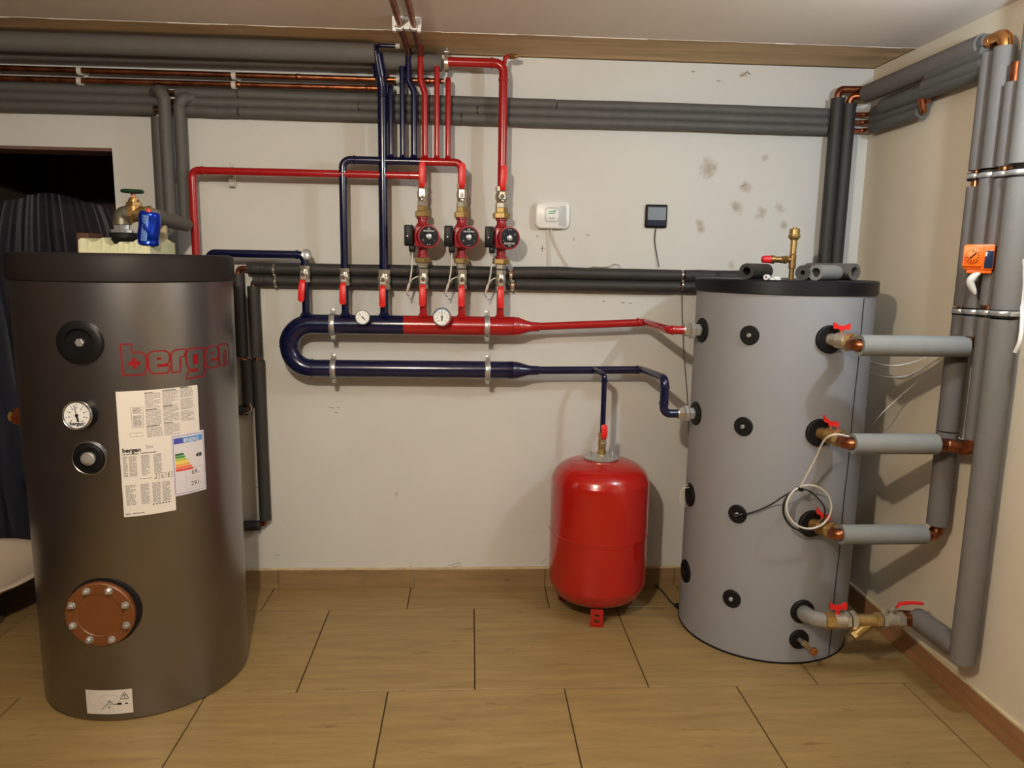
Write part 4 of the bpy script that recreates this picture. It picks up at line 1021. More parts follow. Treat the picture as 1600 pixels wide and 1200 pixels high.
# header -> right tank
zr_ = zu
p1 = cylpt(RT, -172.6, 1.192, 0.0); n1 = cyln(-176)
def tank_union(p, n, label):
    t = thing('pipe_union', label, 'union', p)
    bm = bmesh.new(); cyl(bm, p + n * 0.004, p + n * 0.05, 0.017); hexnut(bm, p + n * 0.010, p + n * 0.032, 0.024); obj('male_piece', bm, STEEL, t)
    bm = bmesh.new(); hexnut(bm, p + n * 0.032, p + n * 0.050, 0.033, bev=0.003); obj('union_nut', bm, STEEL, t)
    bm = bmesh.new(); hexnut(bm, p + n * 0.050, p + n * 0.070, 0.024); cyl(bm, p + n * 0.070, p + n * 0.075, 0.020); obj('tail_piece', bm, NICKEL, t)
    return p + n * 0.072
e1 = tank_union(p1, n1, 'silvery hexagonal union at the upper left port of the grey tank')
tz = p1.z
r0 = xyz(xe + 0.08, HY, zu); q1 = xyz(B(1008, 503, HY).x, HY, zz(1008, 504))
q2 = e1 + n1 * 0.055
painted('red_pipe', 'thin red pipe from the header to the upper port of the grey tank', [r0, q1, q2, e1], 0.0160, RED, 0.022,
        beads=[(q1 - X_ * 0.03, X_), (q2 + (e1 - q2) * 0.2, n1)])
p2 = cylpt(RT, -174.9, 0.872, 0.0); n2 = cyln(-177)
e2 = tank_union(p2, n2, 'silvery hexagonal union at the lower left port of the grey tank')
r0 = xyz(xe + 0.08, HY, zl_); q1 = xyz(B(1003, 577, HY).x, HY, zz(1003, 578)); ym = e2.y
xv = B(1038, 615, ym).x
painted('blue_pipe', 'thin navy pipe stepping down from the header to the lower port of the grey tank',
        [r0, q1, xyz(xv, ym, B(1038, 592, ym).z), xyz(xv, ym, e2.z), e2], 0.0165, BLUE, 0.028,
        beads=[(q1 - X_ * 0.02, X_), (xyz(xv, ym, B(1038, 605, ym).z), Z_), (xyz(xv, ym, B(1038, 630, ym).z), Z_)])
# drop to vessel
zt = zz(925, 577); xa = B(927, 577, HY).x
painted('blue_pipe', 'thin navy drop pipe above the red expansion vessel',
        [xyz(xa, HY, zt), xyz(VX + 0.002, VY, B(939, 586, VY).z), xyz(VX + 0.002, VY, B(939, 678, VY).z)], 0.0108, BLUE, 0.014,
        beads=[(xyz(VX + 0.002, VY, B(939, 595, VY).z), Z_)])
ball_valve(VX + 0.002, 0.669, B(939, 676, VY).z, VY, 'brass ball valve on top of the red expansion vessel', r=0.0155, handle='up', L=0.085, body=BRASS)

# header clamps
def clamp(u, v, R, label, y=HY, gr='clamps holding the thick header'):
    c = B(u, v, y); t = thing('pipe_clamp', label, 'pipe clamp', (c.x, y, c.z), gr)
    z = zu if v < 540 else zl_; c.z = z
    bm = latho([(-0.011, R + 0.001), (-0.011, R + 0.0035), (-0.009, R + 0.0048), (0.009, R + 0.0048), (0.011, R + 0.0035), (0.011, R + 0.001)], c, X_, 40, closed=True); obj('clamp_band', bm, STEEL, t)
    for s in (1, -1):
        bm = bmesh.new(); q = c + Z_ * s * (R + 0.012)
        box(bm, q - Y_ * 0.004, (0.018, 0.004, 0.022), bevel=0.001); box(bm, q + Y_ * 0.004, (0.018, 0.004, 0.022), bevel=0.001); lathe(bm, [(-0.016, 0.0072), (-0.007, 0.0072)], q, Y_, 8); cyl(bm, q - Y_ * 0.007, q + Y_ * 0.016, 0.004, 10)
        obj('clamp_screw', bm, STEEL, t)
    bm = bmesh.new(); cyl(bm, c + Y_ * R, xyz(c.x, -0.003, c.z), 0.005, 10); lathe(bm, [(0, 0.013), (0.003, 0.013), (0.003, 0)], xyz(c.x, -0.0005, c.z), -Y_, 16); obj('wall_stud', bm, STEEL, t)
clamp(520, 508, RH, 'upper left steel clamp round the blue part of the header')
clamp(761, 508, RH, 'upper right steel clamp round the red part of the header')
clamp(521.5, 577, RL, 'lower left steel clamp near the header bend')
clamp(762, 577, RL, 'lower right steel clamp near the blue reducer')
# header gauges
def hgauge(u, v, r, label, arc, needle):
    y = -0.185; c = B(u, v, y)
    t = thing('thermometer', label, 'gauge', c)
    n = Vector((0.05, -1, 0.12))
    dial('gauge_case', c, n, r, 0.016, t, needle=needle, stem=0.05, ticks=9, arc=arc)
hgauge(567, 496, 0.029, 'small round gauge on the blue part of the header', None, 135)
hgauge(690.5, 495.5, 0.037, 'larger round gauge on the red part of the header', [(INKLB, 20, 160), (REDPL, -60, 20)], 90)

# ================================================================== INSULATED PIPES ON THE BACK WALL
def sleeve_path(bm, pts, r, bend=0.045, seg=20, dens=0.06, wob=0.06):
    f = fillet(pts, bend); out = [f[0]]
    for a, b_ in zip(f[:-1], f[1:]):
        k = max(1, int((b_ - a).length / dens))
        for j in range(1, k + 1): out.append(a + (b_ - a) * j / k)
    rs = [r * (1 + wob * (random.random() - 0.5)) for _ in out]
    return sweep(bm, out, rs, seg)
def insulated(label, sleeves, core, r, rc, m, cat='pipe', group=None, coremat=None, loc=None, bend=0.03, wob=0.05):
    t = thing('insulated_pipe', label, cat, Vector(loc) if loc else Vector(sleeves[0][0]), group)
    for s in sleeves:
        bm = bmesh.new(); sleeve_path(bm, s, r, bend=max(bend, r * 1.3), wob=wob); obj('foam_sleeve', bm, m, t)
    if core:
        bm = bmesh.new(); pipe(bm, core, rc, 0.02); obj('copper_pipe', bm, coremat or COPPER, t)
    return t
# big grey pipes under the ceiling
yA = -0.155
zA = (B(100, 69, yA).z + B(580, 82, yA).z) / 2
xE = B(586, 82, yA).x
insulated('thick grey insulated pipe hung just below the ceiling, ending at the thick blue riser', [[xyz(XL + 0.02, yA, zA), xyz(xE, yA, zA)]], None, 0.036, .02, FOAMM, wob=0.01)
yA2 = -0.085; zA2 = B(660, 97, yA2).z; xE2 = B(690, 96, yA2).x
t = insulated('thick grey insulated pipe behind the other, ending at the red riser', [[xyz(XL + 0.02, yA2 + 0.02, zA2 - 0.005), xyz(xE2, yA2, zA2)]], None, 0.033, .02, FOAMM, wob=0.01)
cx_ = B(698, 97, yA2).x
t = thing('pipe_clamp', 'steel clamp at the ceiling end of the thick grey pipe', 'pipe clamp', (cx_, yA2, zA2))
bm = latho([(-0.008, 0.024), (-0.008, 0.034), (0.008, 0.034), (0.008, 0.024)], (cx_, yA2 - 0.004, z98), X_, 32, closed=True); obj('clamp_band', bm, NICKEL, t)
bm = bmesh.new(); cyl(bm, (cx_, yA2, z98 + 0.030), (cx_, yA2, CZ + 0.014), 0.004, 10); box(bm, (cx_, yA2 - 0.004, z98 + 0.040), (0.020, 0.024, 0.006), bevel=0.001); obj('threaded_rod', bm, STEEL, t)
# three pipes below
names3 = ['top', 'middle', 'bottom']
for i, (va, vb) in enumerate([(136, 174.5), (150, 187), (164.5, 200)]):
    y = -0.036; zA_ = B(0, va, y).z; zB_ = B(1200, vb, y).z; z_ = (zA_ + zB_) / 2
    dz0, dz1 = zA_ - z_, zB_ - z_
    xg = B(266, 140, y).x
    r = 0.0205
    def prof(x): return z_ + dz0 + (dz1 - dz0) * (x - B(0, va, y).x) / (B(1200, vb, y).x - B(0, va, y).x)
    def run(xa, xb): 
        k = max(3, int((xb - xa) / 0.25)); return [xyz(xa + (xb - xa) * j / k, y - random.uniform(0, .004), prof(xa + (xb - xa) * j / k) + random.uniform(-.0015, .0015)) for j in range(k + 1)]
    jn = B(1290, vb, y).x; j2 = B((372, 560, 372)[i], 150, y).x; j3 = B((868, 745, 720)[i], 180, y).x
    sl = [run(XL + 0.02, B(262, 150, y).x if i < 2 else B(242, 170, y).x), run(B(276, 150, y).x, j2), run(j2 + 0.004, j3), run(j3 + 0.004, jn)]
    # around the corner on the right wall
    yR = B(1290, vb, y)
    xr = 1.65 - 0.036
    zR = prof(1.6)
    rr0 = [xyz(xr, -0.10, zR), xyz(xr, -0.47 + 0.02 * i, zR)]
    sl2 = [xyz(jn + 0.004, y, prof(jn)), xyz(jn + 0.08, y, prof(jn + .08))]
    t = insulated('%s of the three grey insulated pipes running along the back wall' % names3[i], sl + [sl2, rr0],
                  [xyz(XL + 0.02, y, prof(XL)), xyz(xr, y, zR), xyz(xr, -0.49 + 0.02 * i, zR)], r, 0.009, FOAM, loc=(0, y, z_))
    if i < 3:
        xo = 1.65 - 0.030 - 0.045 * i
        bm = bmesh.new(); pipe(bm, [xyz(xr, -0.44, zR), xyz(xr - 0.004, -0.49 + 0.02 * i, zR), xyz(xr - 0.03, -0.50 + 0.02 * i, zR + 0.065), xyz(xr - 0.03, -0.56, zR + 0.075)], 0.0125, 0.016); obj('copper_elbow', bm, COPPER, t)
        s = [xyz(xr - 0.03 , -0.53 + .02 * i, zR + 0.075), xyz(xr - 0.03, -0.80, zR + 0.075)]
        bm = bmesh.new(); sleeve_path(bm, s, 0.022, wob=0.02); obj('foam_sleeve', bm, FOAM, t)
bm = boxo((1.615, -0.33, B(1403, 205, -0.33).z), (0.02, 0.05, 0.016), rot=Matrix.Rotation(0.3, 4, 'X'))
# verticals at left (three)
vz = B(266, 150, -0.08).z
xa = B(247.5, 200, -0.05).x
insulated('rearmost dark insulated drop pipe at left, beside the opening', [[xyz(xa, -0.045, B(0, 166, -0.045).z - 0.025), xyz(xa, -0.045, 1.30)]], None, 0.028, .01, FOAM)
xb = B(259, 200, -0.095).x; ztop = B(254, 141, -0.09).z
insulated('grey insulated drop pipe in front, left of the gap on the left wall', [[xyz(xb - 0.055, -0.04, ztop), xyz(xb - 0.02, -0.085, ztop), xyz(xb, -0.095, ztop - 0.03), xyz(xb, -0.095, 1.30)]], None, 0.0235, .01, FOAM, bend=0.02)
xc3 = B(282, 200, -0.07).x; ztop = B(282, 152, -0.07).z
insulated('grey insulated drop pipe right of the gap, ending at a copper elbow', [[xyz(xc3 + 0.04, -0.04, ztop), xyz(xc3 + 0.015, -0.065, ztop), xyz(xc3, -0.07, ztop - 0.03), xyz(xc3, -0.07, B(288, 343, -0.07).z)]],
          [xyz(xc3, -0.07, ztop - 0.1), xyz(xc3, -0.07, B(286, 354, -0.07).z), xyz(xc3 - 0.01, -0.12, B(286, 354, -0.07).z)], 0.0225, .011, FOAM, bend=0.02)
# double black pipes in the middle
y = -0.034
zu1 = (B(450, 422, y).z + B(1060, 429, y).z) / 2; zu2 = (B(450, 441, y).z + B(1060, 446, y).z) / 2
def seg_pts(u0, u1, z, bow=0.0, v=430):
    a, b_ = B(u0, v, y).x, B(u1, v, y).x; k = 8
    return [xyz(a + (b_ - a) * j / k, y - random.uniform(0, .002), z + bow * math.exp(-((j / k - 0.25) / 0.16) ** 2) + random.uniform(-.0008, .0008)) for j in range(k + 1)]
d1x = B(373, 500, -0.05).x; d2x = B(396, 500, -0.05).x
rD = 0.0245; zj = B(385, 560, y).z
zb1 = B(380, 632, y).z; zb2 = B(408, 812, y).z
t = insulated('upper of the two black insulated pipes, turning down beside the silver tank',
          [seg_pts(388, 427, zu1), seg_pts(431, 793, zu1), seg_pts(802, 1064, zu1, 0.004), seg_pts(1069, 1163, zu1, 0),
           [xyz(d1x, y, zu1 - 0.020), xyz(d1x + 0.002, y, zj + 0.008)], [xyz(d1x + 0.02, y, zj - 0.006), xyz(d1x + 0.022, y, zb1)]],
          [xyz(B(1100, 430, y).x, y, zu1), xyz(d1x, y, zu1), xyz(d1x, y, zj), xyz(d1x + 0.022, y, zj - 0.01), xyz(d1x + 0.022, y, zb1 - 0.02), xyz(d1x - 0.05, y, zb1 - 0.025)], rD, 0.011, FOAMB, wob=0.03)
bm = bmesh.new(); sleeve_path(bm, [xyz(-1.04, -0.33, B(380, 641, y).z), xyz(-1.04, y - 0.01, B(380, 641, y).z), xyz(d1x + 0.018, y, B(380, 641, y).z)], 0.021, wob=0.0); obj('foam_sleeve', bm, FOAMB, t)
t = insulated('lower of the two black insulated pipes, turning down almost to the floor',
          [seg_pts(397, 428, zu2), seg_pts(433, 797, zu2), seg_pts(806, 1062, zu2), seg_pts(1067, 1150, zu2, 0),
           [xyz(d2x, y, zu2 - 0.024), xyz(d2x + 0.004, y, zj + 0.006)], [xyz(d2x + 0.010, y, zj - 0.008), xyz(d2x + 0.014, y, zb2)]],
          [xyz(B(1100, 430, y).x, y, zu2), xyz(d2x, y, zu2), xyz(d2x + 0.004, y, zj), xyz(d2x + 0.014, y, zb2 - 0.02), xyz(d2x - 0.06, y, zb2 - 0.025)], rD, 0.011, FOAMB, wob=0.03)
bm = bmesh.new(); sleeve_path(bm, [xyz(-1.04, -0.33, B(395, 821, y).z), xyz(-1.04, y - 0.01, B(395, 821, y).z), xyz(d2x - 0.008, y, B(395, 821, y).z)], 0.022, wob=0.0); obj('foam_sleeve', bm, FOAMB, t)
cable([xyz(d1x + 0.035, -0.06, zb1 + 0.01), xyz(d1x + 0.040, -0.06, zb1 - 0.02), xyz(d1x + 0.01, -0.055, zb1 - 0.035), xyz(d1x - 0.03, -0.02, zb1 - 0.05), xyz(d1x - 0.045, -0.008, zb1 - 0.10), xyz(d1x - 0.035, -0.006, zb1 - 0.22)], 0.0018, WIREW)
tag(bpy.context.scene.objects[-1] if False else COL.objects[-1], 'thin white sensor wire hanging from the short black pipe end beside the silver tank', 'cable')
# rail clips in the gaps
def pclip(u, v, label, m=NICKEL):
    c = B(u, v, y - 0.004); bm = latho([(-0.006, 0.0125), (-0.006, 0.0165), (0.006, 0.0165), (0.006, 0.0125)], c, X_, 20, closed=True)
    box(bm, c + Z_ * 0.019, (0.010, 0.008, 0.007)); box(bm, c - Z_ * 0.019, (0.010, 0.008, 0.007)); cyl(bm, c + Y_ * 0.012, xyz(c.x, 0, c.z), 0.004, 8)
    tag(obj('pipe_clip', bm, m), label, 'pipe clip', 'small clips in the gaps of the black pipes')
for u, w_ in ((429.5, 'left'), (799, 'middle'), (1065.5, 'right')):
    pclip(u - 1, 430 if u > 500 else 422, 'upper small clip in the %s gap of the black pipes' % w_); pclip(u + 1.5, 446 if u > 500 else 440.5, 'lower small clip in the %s gap of the black pipes' % w_)

# copper pipes upper left
for i, (va, vb, ub, zz_) in enumerate([(106, 127, 693, zc1), (122, 138.5, 590, zc2)]):
    p0 = B(0, va, CY); p1_ = B(ub, vb, CY) if False else xyz(B(ub, vb, CY).x, CY, zz_)
    dx = (p1_ - p0).normalized(); a = p0 - dx * 0.5; e = p1_ if i == 0 else xyz(B(600, 138, CY).x, CY, zz_)
    bm = bmesh.new(); cyl(bm, a, e, 0.0105, 16)
    for k in range(2): collar(bm, e - dx * (0.06 + 0.5 * k), dx, 0.0105, 0.010, 0.0018)
    tag(obj('copper_pipe', bm, COPPER), ('upper' if i == 0 else 'lower') + ' of the two bare copper pipes along the upper back wall', 'pipe')
for u, va, vb in ((125, 111, 127), (366, 118, 133), (622, 124, 0)):
    c = B(u, va, CY); bm = bmesh.new()
    for vv in (va, vb):
        if not vv: continue
        q = B(u, vv, CY)
        lathe(bm, [(-0.008, 0.0112), (-0.008, 0.0155), (0.008, 0.0155), (0.008, 0.0112)], q, X_, 16, closed=True)
        box(bm, q + Y_ * 0.03, (0.016, 0.040, 0.018))
    box(bm, B(u, (va + (vb or va)) / 2, CY) + Y_ * 0.045, (0.020, 0.030, 0.055 if vb else 0.02), bevel=0.003)
    tag(obj('pipe_clip', bm, OFFW, smooth=False), {125: 'white double clip on the copper pipes at far left', 366: 'white double clip on the copper pipes nearer the blue riser', 622: 'white single clip on the copper pipe among the branch pipes'}[u], 'pipe clip')
# spare white clip under the red pipe + little ring on the wall
c = B(364, 283, -0.012)
bm = bmesh.new(); box(bm, c, (0.024, 0.02, 0.050), bevel=0.005); lathe(bm, [(-0.01, 0.010), (-0.01, 0.014), (0.01, 0.014), (0.01, 0.010)], c + xyz(0, -0.016, 0.010), X_, 16, closed=True); lathe(bm, [(-0.01, 0.006), (-0.01, 0.010), (0.01, 0.010), (0.01, 0.006)], c + xyz(0, -0.013, -0.014), X_, 16, closed=True)
box(bm, B(362, 258, -0.012), (0.010, 0.018, 0.016), bevel=0.002)
box(bm, B(362, 271, -0.045), (0.010, 0.090, 0.012))
tag(obj('pipe_clip', bm, OFFW, smooth=False), 'white plastic pipe clip on the wall below the long red pipe', 'pipe clip')
# ceiling copper pipes with double clip
for i, (u0, v0, u1, v1, lab, zt_) in enumerate([(621, 0, 638, 44, 'left of the two copper pipes crossing the ceiling', None), (642.5, 0, 652, 44, 'right of the two copper pipes crossing the ceiling', None)]):
    zc_ = CZ - 0.028; a = F(u0, v0, zc_); b_ = F(u1 - 3, 38, zc_)
    low_ = xyz(B((638, 657)[i], 74, HY).x, HY, zz((638, 657)[i], 76))
    d = (b_ - a); a2 = a - Vector((0, 1, 0)) * 1.0 + X_ * -0.02
    a = xyz(low_.x, -1.9, zc_)
    bm = bmesh.new(); pipe(bm, [a, xyz(low_.x, -0.27, zc_), xyz(low_.x, HY - 0.004, min(zc_ - 0.005, low_.z + 0.03)), low_ - Z_ * 0.02], 0.0105, 0.02)
    tag(obj('copper_pipe', bm, COPPER), lab, 'pipe')
xm = (B(638, 74, HY).x + B(657, 74, HY).x) / 2
c = xyz(xm, F(640, 36, CZ - 0.02).y, CZ - 0.02)
bm = bmesh.new(); box(bm, c + Z_ * 0.002, (0.098, 0.024, 0.034), bevel=0.004); box(bm, c - Z_ * 0.018 - X_ * 0.041, (0.012, 0.022, 0.022)); box(bm, c - Z_ * 0.018 + X_ * 0.041, (0.012, 0.022, 0.022)); box(bm, c - Z_ * 0.016, (0.018, 0.022, 0.012))
for s in (-1, 1):
    lathe(bm, [(-0.011, 0.0115), (-0.011, 0.0165), (0.011, 0.0165), (0.011, 0.0115)], xyz(xm + s * 0.0245, c.y, CZ - 0.028), Y_, 20, closed=True)
tag(obj('pipe_clip', bm, WHITE, smooth=False), 'white double clip holding the copper pipes to the ceiling', 'pipe clip')

# double vertical insulated pipes behind the right tank
yv = -0.06
x1_, x2_ = B(1308.5, 160, yv).x, B(1327.5, 160, yv).x
zt_ = B(1310, 154, yv).z
insulated('left of two dark insulated risers behind the grey tank', [[xyz(x1_, yv, 1.20), xyz(x1_, yv, zt_)]], [xyz(x1_, yv, 1.9), xyz(x1_, yv, zt_ + 0.035), xyz(x1_ + 0.10, yv - 0.01, zt_ + 0.035), xyz(1.60, -0.12, zt_ + 0.035)], 0.0265, 0.014, FOAMB, wob=0.0)
insulated('right of two dark insulated risers behind the grey tank', [[xyz(x2_, yv, 1.20), xyz(x2_, yv, zt_ - 0.02)]], [xyz(x2_, yv, 1.9), xyz(x2_, yv, zt_ + 0.01), xyz(1.60, -0.10, zt_ + 0.005)], 0.0265, 0.014, FOAMB, wob=0.0)
# thick ones along right wall below ceiling
tz1 = RWALL(1537, 70, 1.59).z; yN = -0.775
t = thing('insulated_pipe', 'thick grey insulated pipe along the right wall under the ceiling with an open near end', 'pipe', (1.59, yN, tz1))
bm = bmesh.new(); hollow(bm, xyz(1.588, yN, tz1), xyz(1.575, -0.11, tz1 - 0.004), 0.034, 0.021); obj('foam_sleeve', bm, FOAMM, t)
Y2 = RWALL(1523, 488, 1.588).y
bm = bmesh.new(); pipe(bm, [xyz(1.588, yN + 0.05, tz1), xyz(1.588, -0.878, tz1 + 0.002), xyz(1.588, -0.878, tz1 - 0.06)], 0.0205, 0.028, 24); collar(bm, xyz(1.588, yN - 0.045, tz1), Y_, 0.0205, 0.004, 0.0015); obj('copper_elbow', bm, COPPERN, t)
insulated('second grey insulated pipe along the right wall, tucked under the thick one', [[xyz(1.60, -0.81, tz1 - 0.070), xyz(1.60, -0.20, tz1 - 0.072)]], None, 0.029, .01, FOAM, wob=0.0)

# ---- right wall verticals ----
RX = 1.588
pz = lambda u, v: RWALL(u, v, RX).z
yP = [-0.812, -0.878, -0.942, -1.010]
zc_1 = 1.722; zc_2 = 1.300
def vpipe(i, label, sleeves, r, m, core, rc=0.014, upper=None):
    t = insulated(label, [[xyz(RX, yP[i], a), xyz(RX, yP[i], b_)] for a, b_ in sleeves], core, r, rc, m, wob=0.0)
    if upper: t.children[0].data.materials[0] = upper
    return t
top1 = RWALL(1545, 84, RX).z
vpipe(0, 'leftmost thin grey insulated drop pipe on the right wall', [(top1, zc_1 + 0.018), (zc_1 - 0.032, zc_2 + 0.014), (zc_2 - 0.012, 1.215)], 0.0245, FOAMM, [xyz(RX, yP[0], top1), xyz(RX, yP[0], 1.2)])
# lower thick sleeve of pipe 1 down to stub 3
zS1, zS2, zS3 = 1.191, 0.872, 0.545
t3 = insulated('thicker grey insulated drop pipe on the right wall ending at the lowest stub', [[xyz(RX, yP[0], 1.2), xyz(RX, yP[0], 0.905)], [xyz(RX, yP[0], 0.90), xyz(RX, yP[0], 0.578)]], [xyz(RX, yP[0], 0.8), xyz(RX, yP[0] - 0.004, zS3), xyz(RX - 0.03, yP[0] - 0.01, zS3)], 0.034, 0.019, FOAMM, wob=0.0)
top2 = tz1 - 0.035
vpipe(1, 'second insulated drop pipe on the right wall, fed by the copper elbow under the ceiling', [(top2, zc_1 + 0.016), (zc_1 - 0.014, zc_2 + 0.014), (zc_2 - 0.012, 1.225)], 0.031, FOAMM, [xyz(RX, yP[1], 1.4), xyz(RX, yP[1], zS1), xyz(RX - 0.05, yP[1], zS1)], 0.018, upper=FOAML)
top3 = RWALL(1590, 128, RX).z
vpipe(2, 'third insulated drop pipe on the right wall, with the orange actuator', [(top3, zc_1 + 0.014), (zc_1 - 0.014, RWALL(1560, 385, RX).z), (RWALL(1550, 424, RX).z, zc_2 + 0.026), (zc_2 - 0.012, 0.905)], 0.0285, FOAMM, [xyz(RX, yP[2], 2.03), xyz(RX, yP[2], zS2), xyz(RX, yP[2] + 0.05, zS2)], 0.020)
vpipe(3, 'thickest light grey insulated drop pipe on the right wall, reaching almost to the floor', [(2.20, zc_1 + 0.014), (zc_1 - 0.014, zc_2 + 0.014), (zc_2 - 0.012, 0.19)], 0.038, FOAMP, None)
# lower elbow of pipe 4, running back to the drain valves
yv4 = -0.80
zH = 0.222
insulated('grey insulated pipe running back along the right wall to the lowest valves', [[xyz(RX, yP[3] + 0.02, zH), xyz(RX - 0.02, yv4 + 0.012, zH + 0.004)]], [xyz(RX - 0.02, yv4 - 0.05, zH), xyz(RX - 0.02, yv4 + 0.03, zH + 0.004), xyz(RX - 0.10, yv4 + 0.04, zH + 0.004)], 0.0375, 0.018, FOAMM, wob=0.0, loc=(RX, yP[3], zH))
# steel clamps in two rows
for row, z0_ in enumerate((zc_1, zc_2)):
    for i in range(4):
        R_ = [0.022, 0.027, 0.026, 0.036][i]
        z = z0_ + (0.002 * i if row else -0.004 * i)
        t = thing('pipe_clamp', ['upper', 'lower'][row] + '-row steel clamp on the ' + ['first', 'second', 'third', 'fourth'][i] + ' drop pipe of the right wall, counted from the corner', 'pipe clamp', (RX, yP[i], z))
        c = xyz(RX, yP[i], z)
        bm = latho([(-0.010, R_ + 0.001), (-0.010, R_ + 0.004), (0.010, R_ + 0.004), (0.010, R_ + 0.001)], c, Z_, 28, closed=True); lathe(bm, [(-0.013, R_ - 0.001), (-0.013, R_ + 0.003), (-0.010, R_ + 0.003), (-0.010, R_ - 0.001)], c, Z_, 28, closed=True); obj('rubber_lining', bm, BLACKR, t)
        bm = latho([(-0.0085, R_ + 0.002), (-0.007, R_ + 0.0045), (-0.003, R_ + 0.0062), (0.003, R_ + 0.0062), (0.007, R_ + 0.0045), (0.0085, R_ + 0.002)], c, Z_, 28, closed=True); obj('clamp_band', bm, STEEL, t)
        bm = bmesh.new(); q = c + xyz(-0.010, -(R_ + 0.006), 0); box(bm, q, (0.014, 0.012, 0.014), bevel=0.002); obj('clamp_screw', bm, STEEL, t)
        bm = bmesh.new(); cyl(bm, c + X_ * R_, xyz(XR, yP[i], z), 0.004, 8); obj('wall_stud', bm, STEEL, t)

# ---- stubs from the grey tank to the right wall ----
def fly_handle(c, d1, parent, s=1.0, m=REDPL):
    """butterfly handle; d1 = direction of wings, up = z"""
    d1 = d1.normalized(); sd = Z_.cross(d1).normalized()
    bm = bmesh.new()
    pts = []
    for sgn in (-1, 1):
        a = c; 
        vs = []
        for t_, w_, dz in ((0.0, 0.015, 0.0), (0.009, 0.013, 0.001), (0.017, 0.017, 0.004), (0.025, 0.023, 0.006), (0.028, 0.017, 0.006)):
            q = c + d1 * sgn * t_ * s + Z_ * dz * s
            vs.append([bm.verts.new(q + Z_ * w_ / 2 * s * k1 + sd * 0.006 * s * k2) for k1, k2 in ((-1, -1), (1, -1), (1, 1), (-1, 1))])
        for i in range(len(vs) - 1):
            for j in range(4): bm.faces.new((vs[i][j], vs[i][(j + 1) % 4], vs[i + 1][(j + 1) % 4], vs[i + 1][j]))
        bm.faces.new(vs[0]); bm.faces.new(vs[-1])
    cyl(bm, c - Z_ * 0.010 * s, c + Z_ * 0.007 * s, 0.008 * s, 16)
    return obj('butterfly_handle', bm, m, parent)
ends_ = [(yP[1], RX - 0.018, (1343, 538)), (yP[1] + 0.006, RX - 0.075, (1332, 689)), (yP[0] - 0.006, RX - 0.045, (1313, 838))]
lab3 = ['top', 'middle', 'bottom']
for i, (a_, z) in enumerate(PORTA):
    zS = (zS1, zS2, zS3)[i]; ye, xe_, (us, vs_) = ends_[i]
    p = cylpt(RT, a_, z, 0.0)
    start = B(us, vs_, ye + 0.0); start = xyz(start.x, ye, zS)
    # valve along the port normal
    dv = Vector((0.62, -0.78, -0.06)).normalized() if i < 1 else Vector((0.60, -0.80, -0.10)).normalized()
    vt = thing('ball_valve', 'butterfly-handled ball valve at the %s of the three right-hand ports of the grey tank' % lab3[i], 'valve', p)
    q0 = p + cyln(a_) * 0.004; q1 = q0 + dv * 0.028; q2 = q1 + dv * 0.040; q3 = q2 + dv * 0.020
    bm = bmesh.new(); cyl(bm, q0 - cyln(a_) * 0.002, q1, 0.022); cyl(bm, q1 - dv * .006, q1 + dv * 0.022, 0.027, 24, bev=0.003); lathe(bm, [(0, 0.024), (0.012, 0.028), (0.026, 0.024)], q1 + dv * 0.008, dv, 24); obj('valve_body', bm, BRASSD if i else NICKEL, vt)
    bm = bmesh.new(); hexnut(bm, q2 - dv * 0.010, q2 + dv * 0.008, 0.031); hexnut(bm, q2 + dv * 0.010, q3, 0.027); obj('union_nut', bm, BRASS, vt)
    hc = q1 + dv * 0.010 + Z_ * 0.044; bm = bmesh.new(); cyl(bm, q1 + dv * 0.010 + Z_ * 0.02, hc, 0.006, 10); obj('stem', bm, BRASS, vt)
    fly_handle(hc, [X_ + Y_ * -0.25 + Z_ * -0.05, X_ - Z_ * 0.45 - Y_ * .3, X_ - Z_ * 0.55 - Y_ * .3][i], vt, 0.95)
    t = thing('insulated_pipe', 'pale grey insulated stub pipe, %s of three between the grey tank and the right wall' % lab3[i], 'pipe', start)
    s1 = start; e1_ = xyz(xe_, ye, zS)
    bm = bmesh.new(); hollow(bm, s1, e1_, 0.0335, 0.021); obj('foam_sleeve', bm, FOAML, t)
    bm = bmesh.new(); pipe(bm, [q3 - dv * 0.004, s1 - X_ * 0.03, s1 + X_ * 0.08], 0.0195, 0.030, 20); collar(bm, q3 + dv * 0.002, dv, 0.0195, 0.006, 0.003); obj('copper_elbow', bm, COPPER, t)
    bm = bmesh.new()
    if i == 0: pipe(bm, [e1_ - X_ * 0.05, xyz(RX, ye, zS), xyz(RX, yP[1], zS + 0.04)], 0.019, 0.022)
    elif i == 1: pipe(bm, [e1_ - X_ * 0.05, xyz(RX - 0.03, ye, zS - 0.004), xyz(RX, yP[2] + 0.01, zS - 0.004), xyz(RX, yP[2], zS + 0.04)], 0.0225, 0.026)
    else: pipe(bm, [e1_ - X_ * 0.05, xyz(RX, ye, zS), xyz(RX, yP[0], zS + 0.04)], 0.021, 0.024)
    obj('copper_bend', bm, COPPER, t)
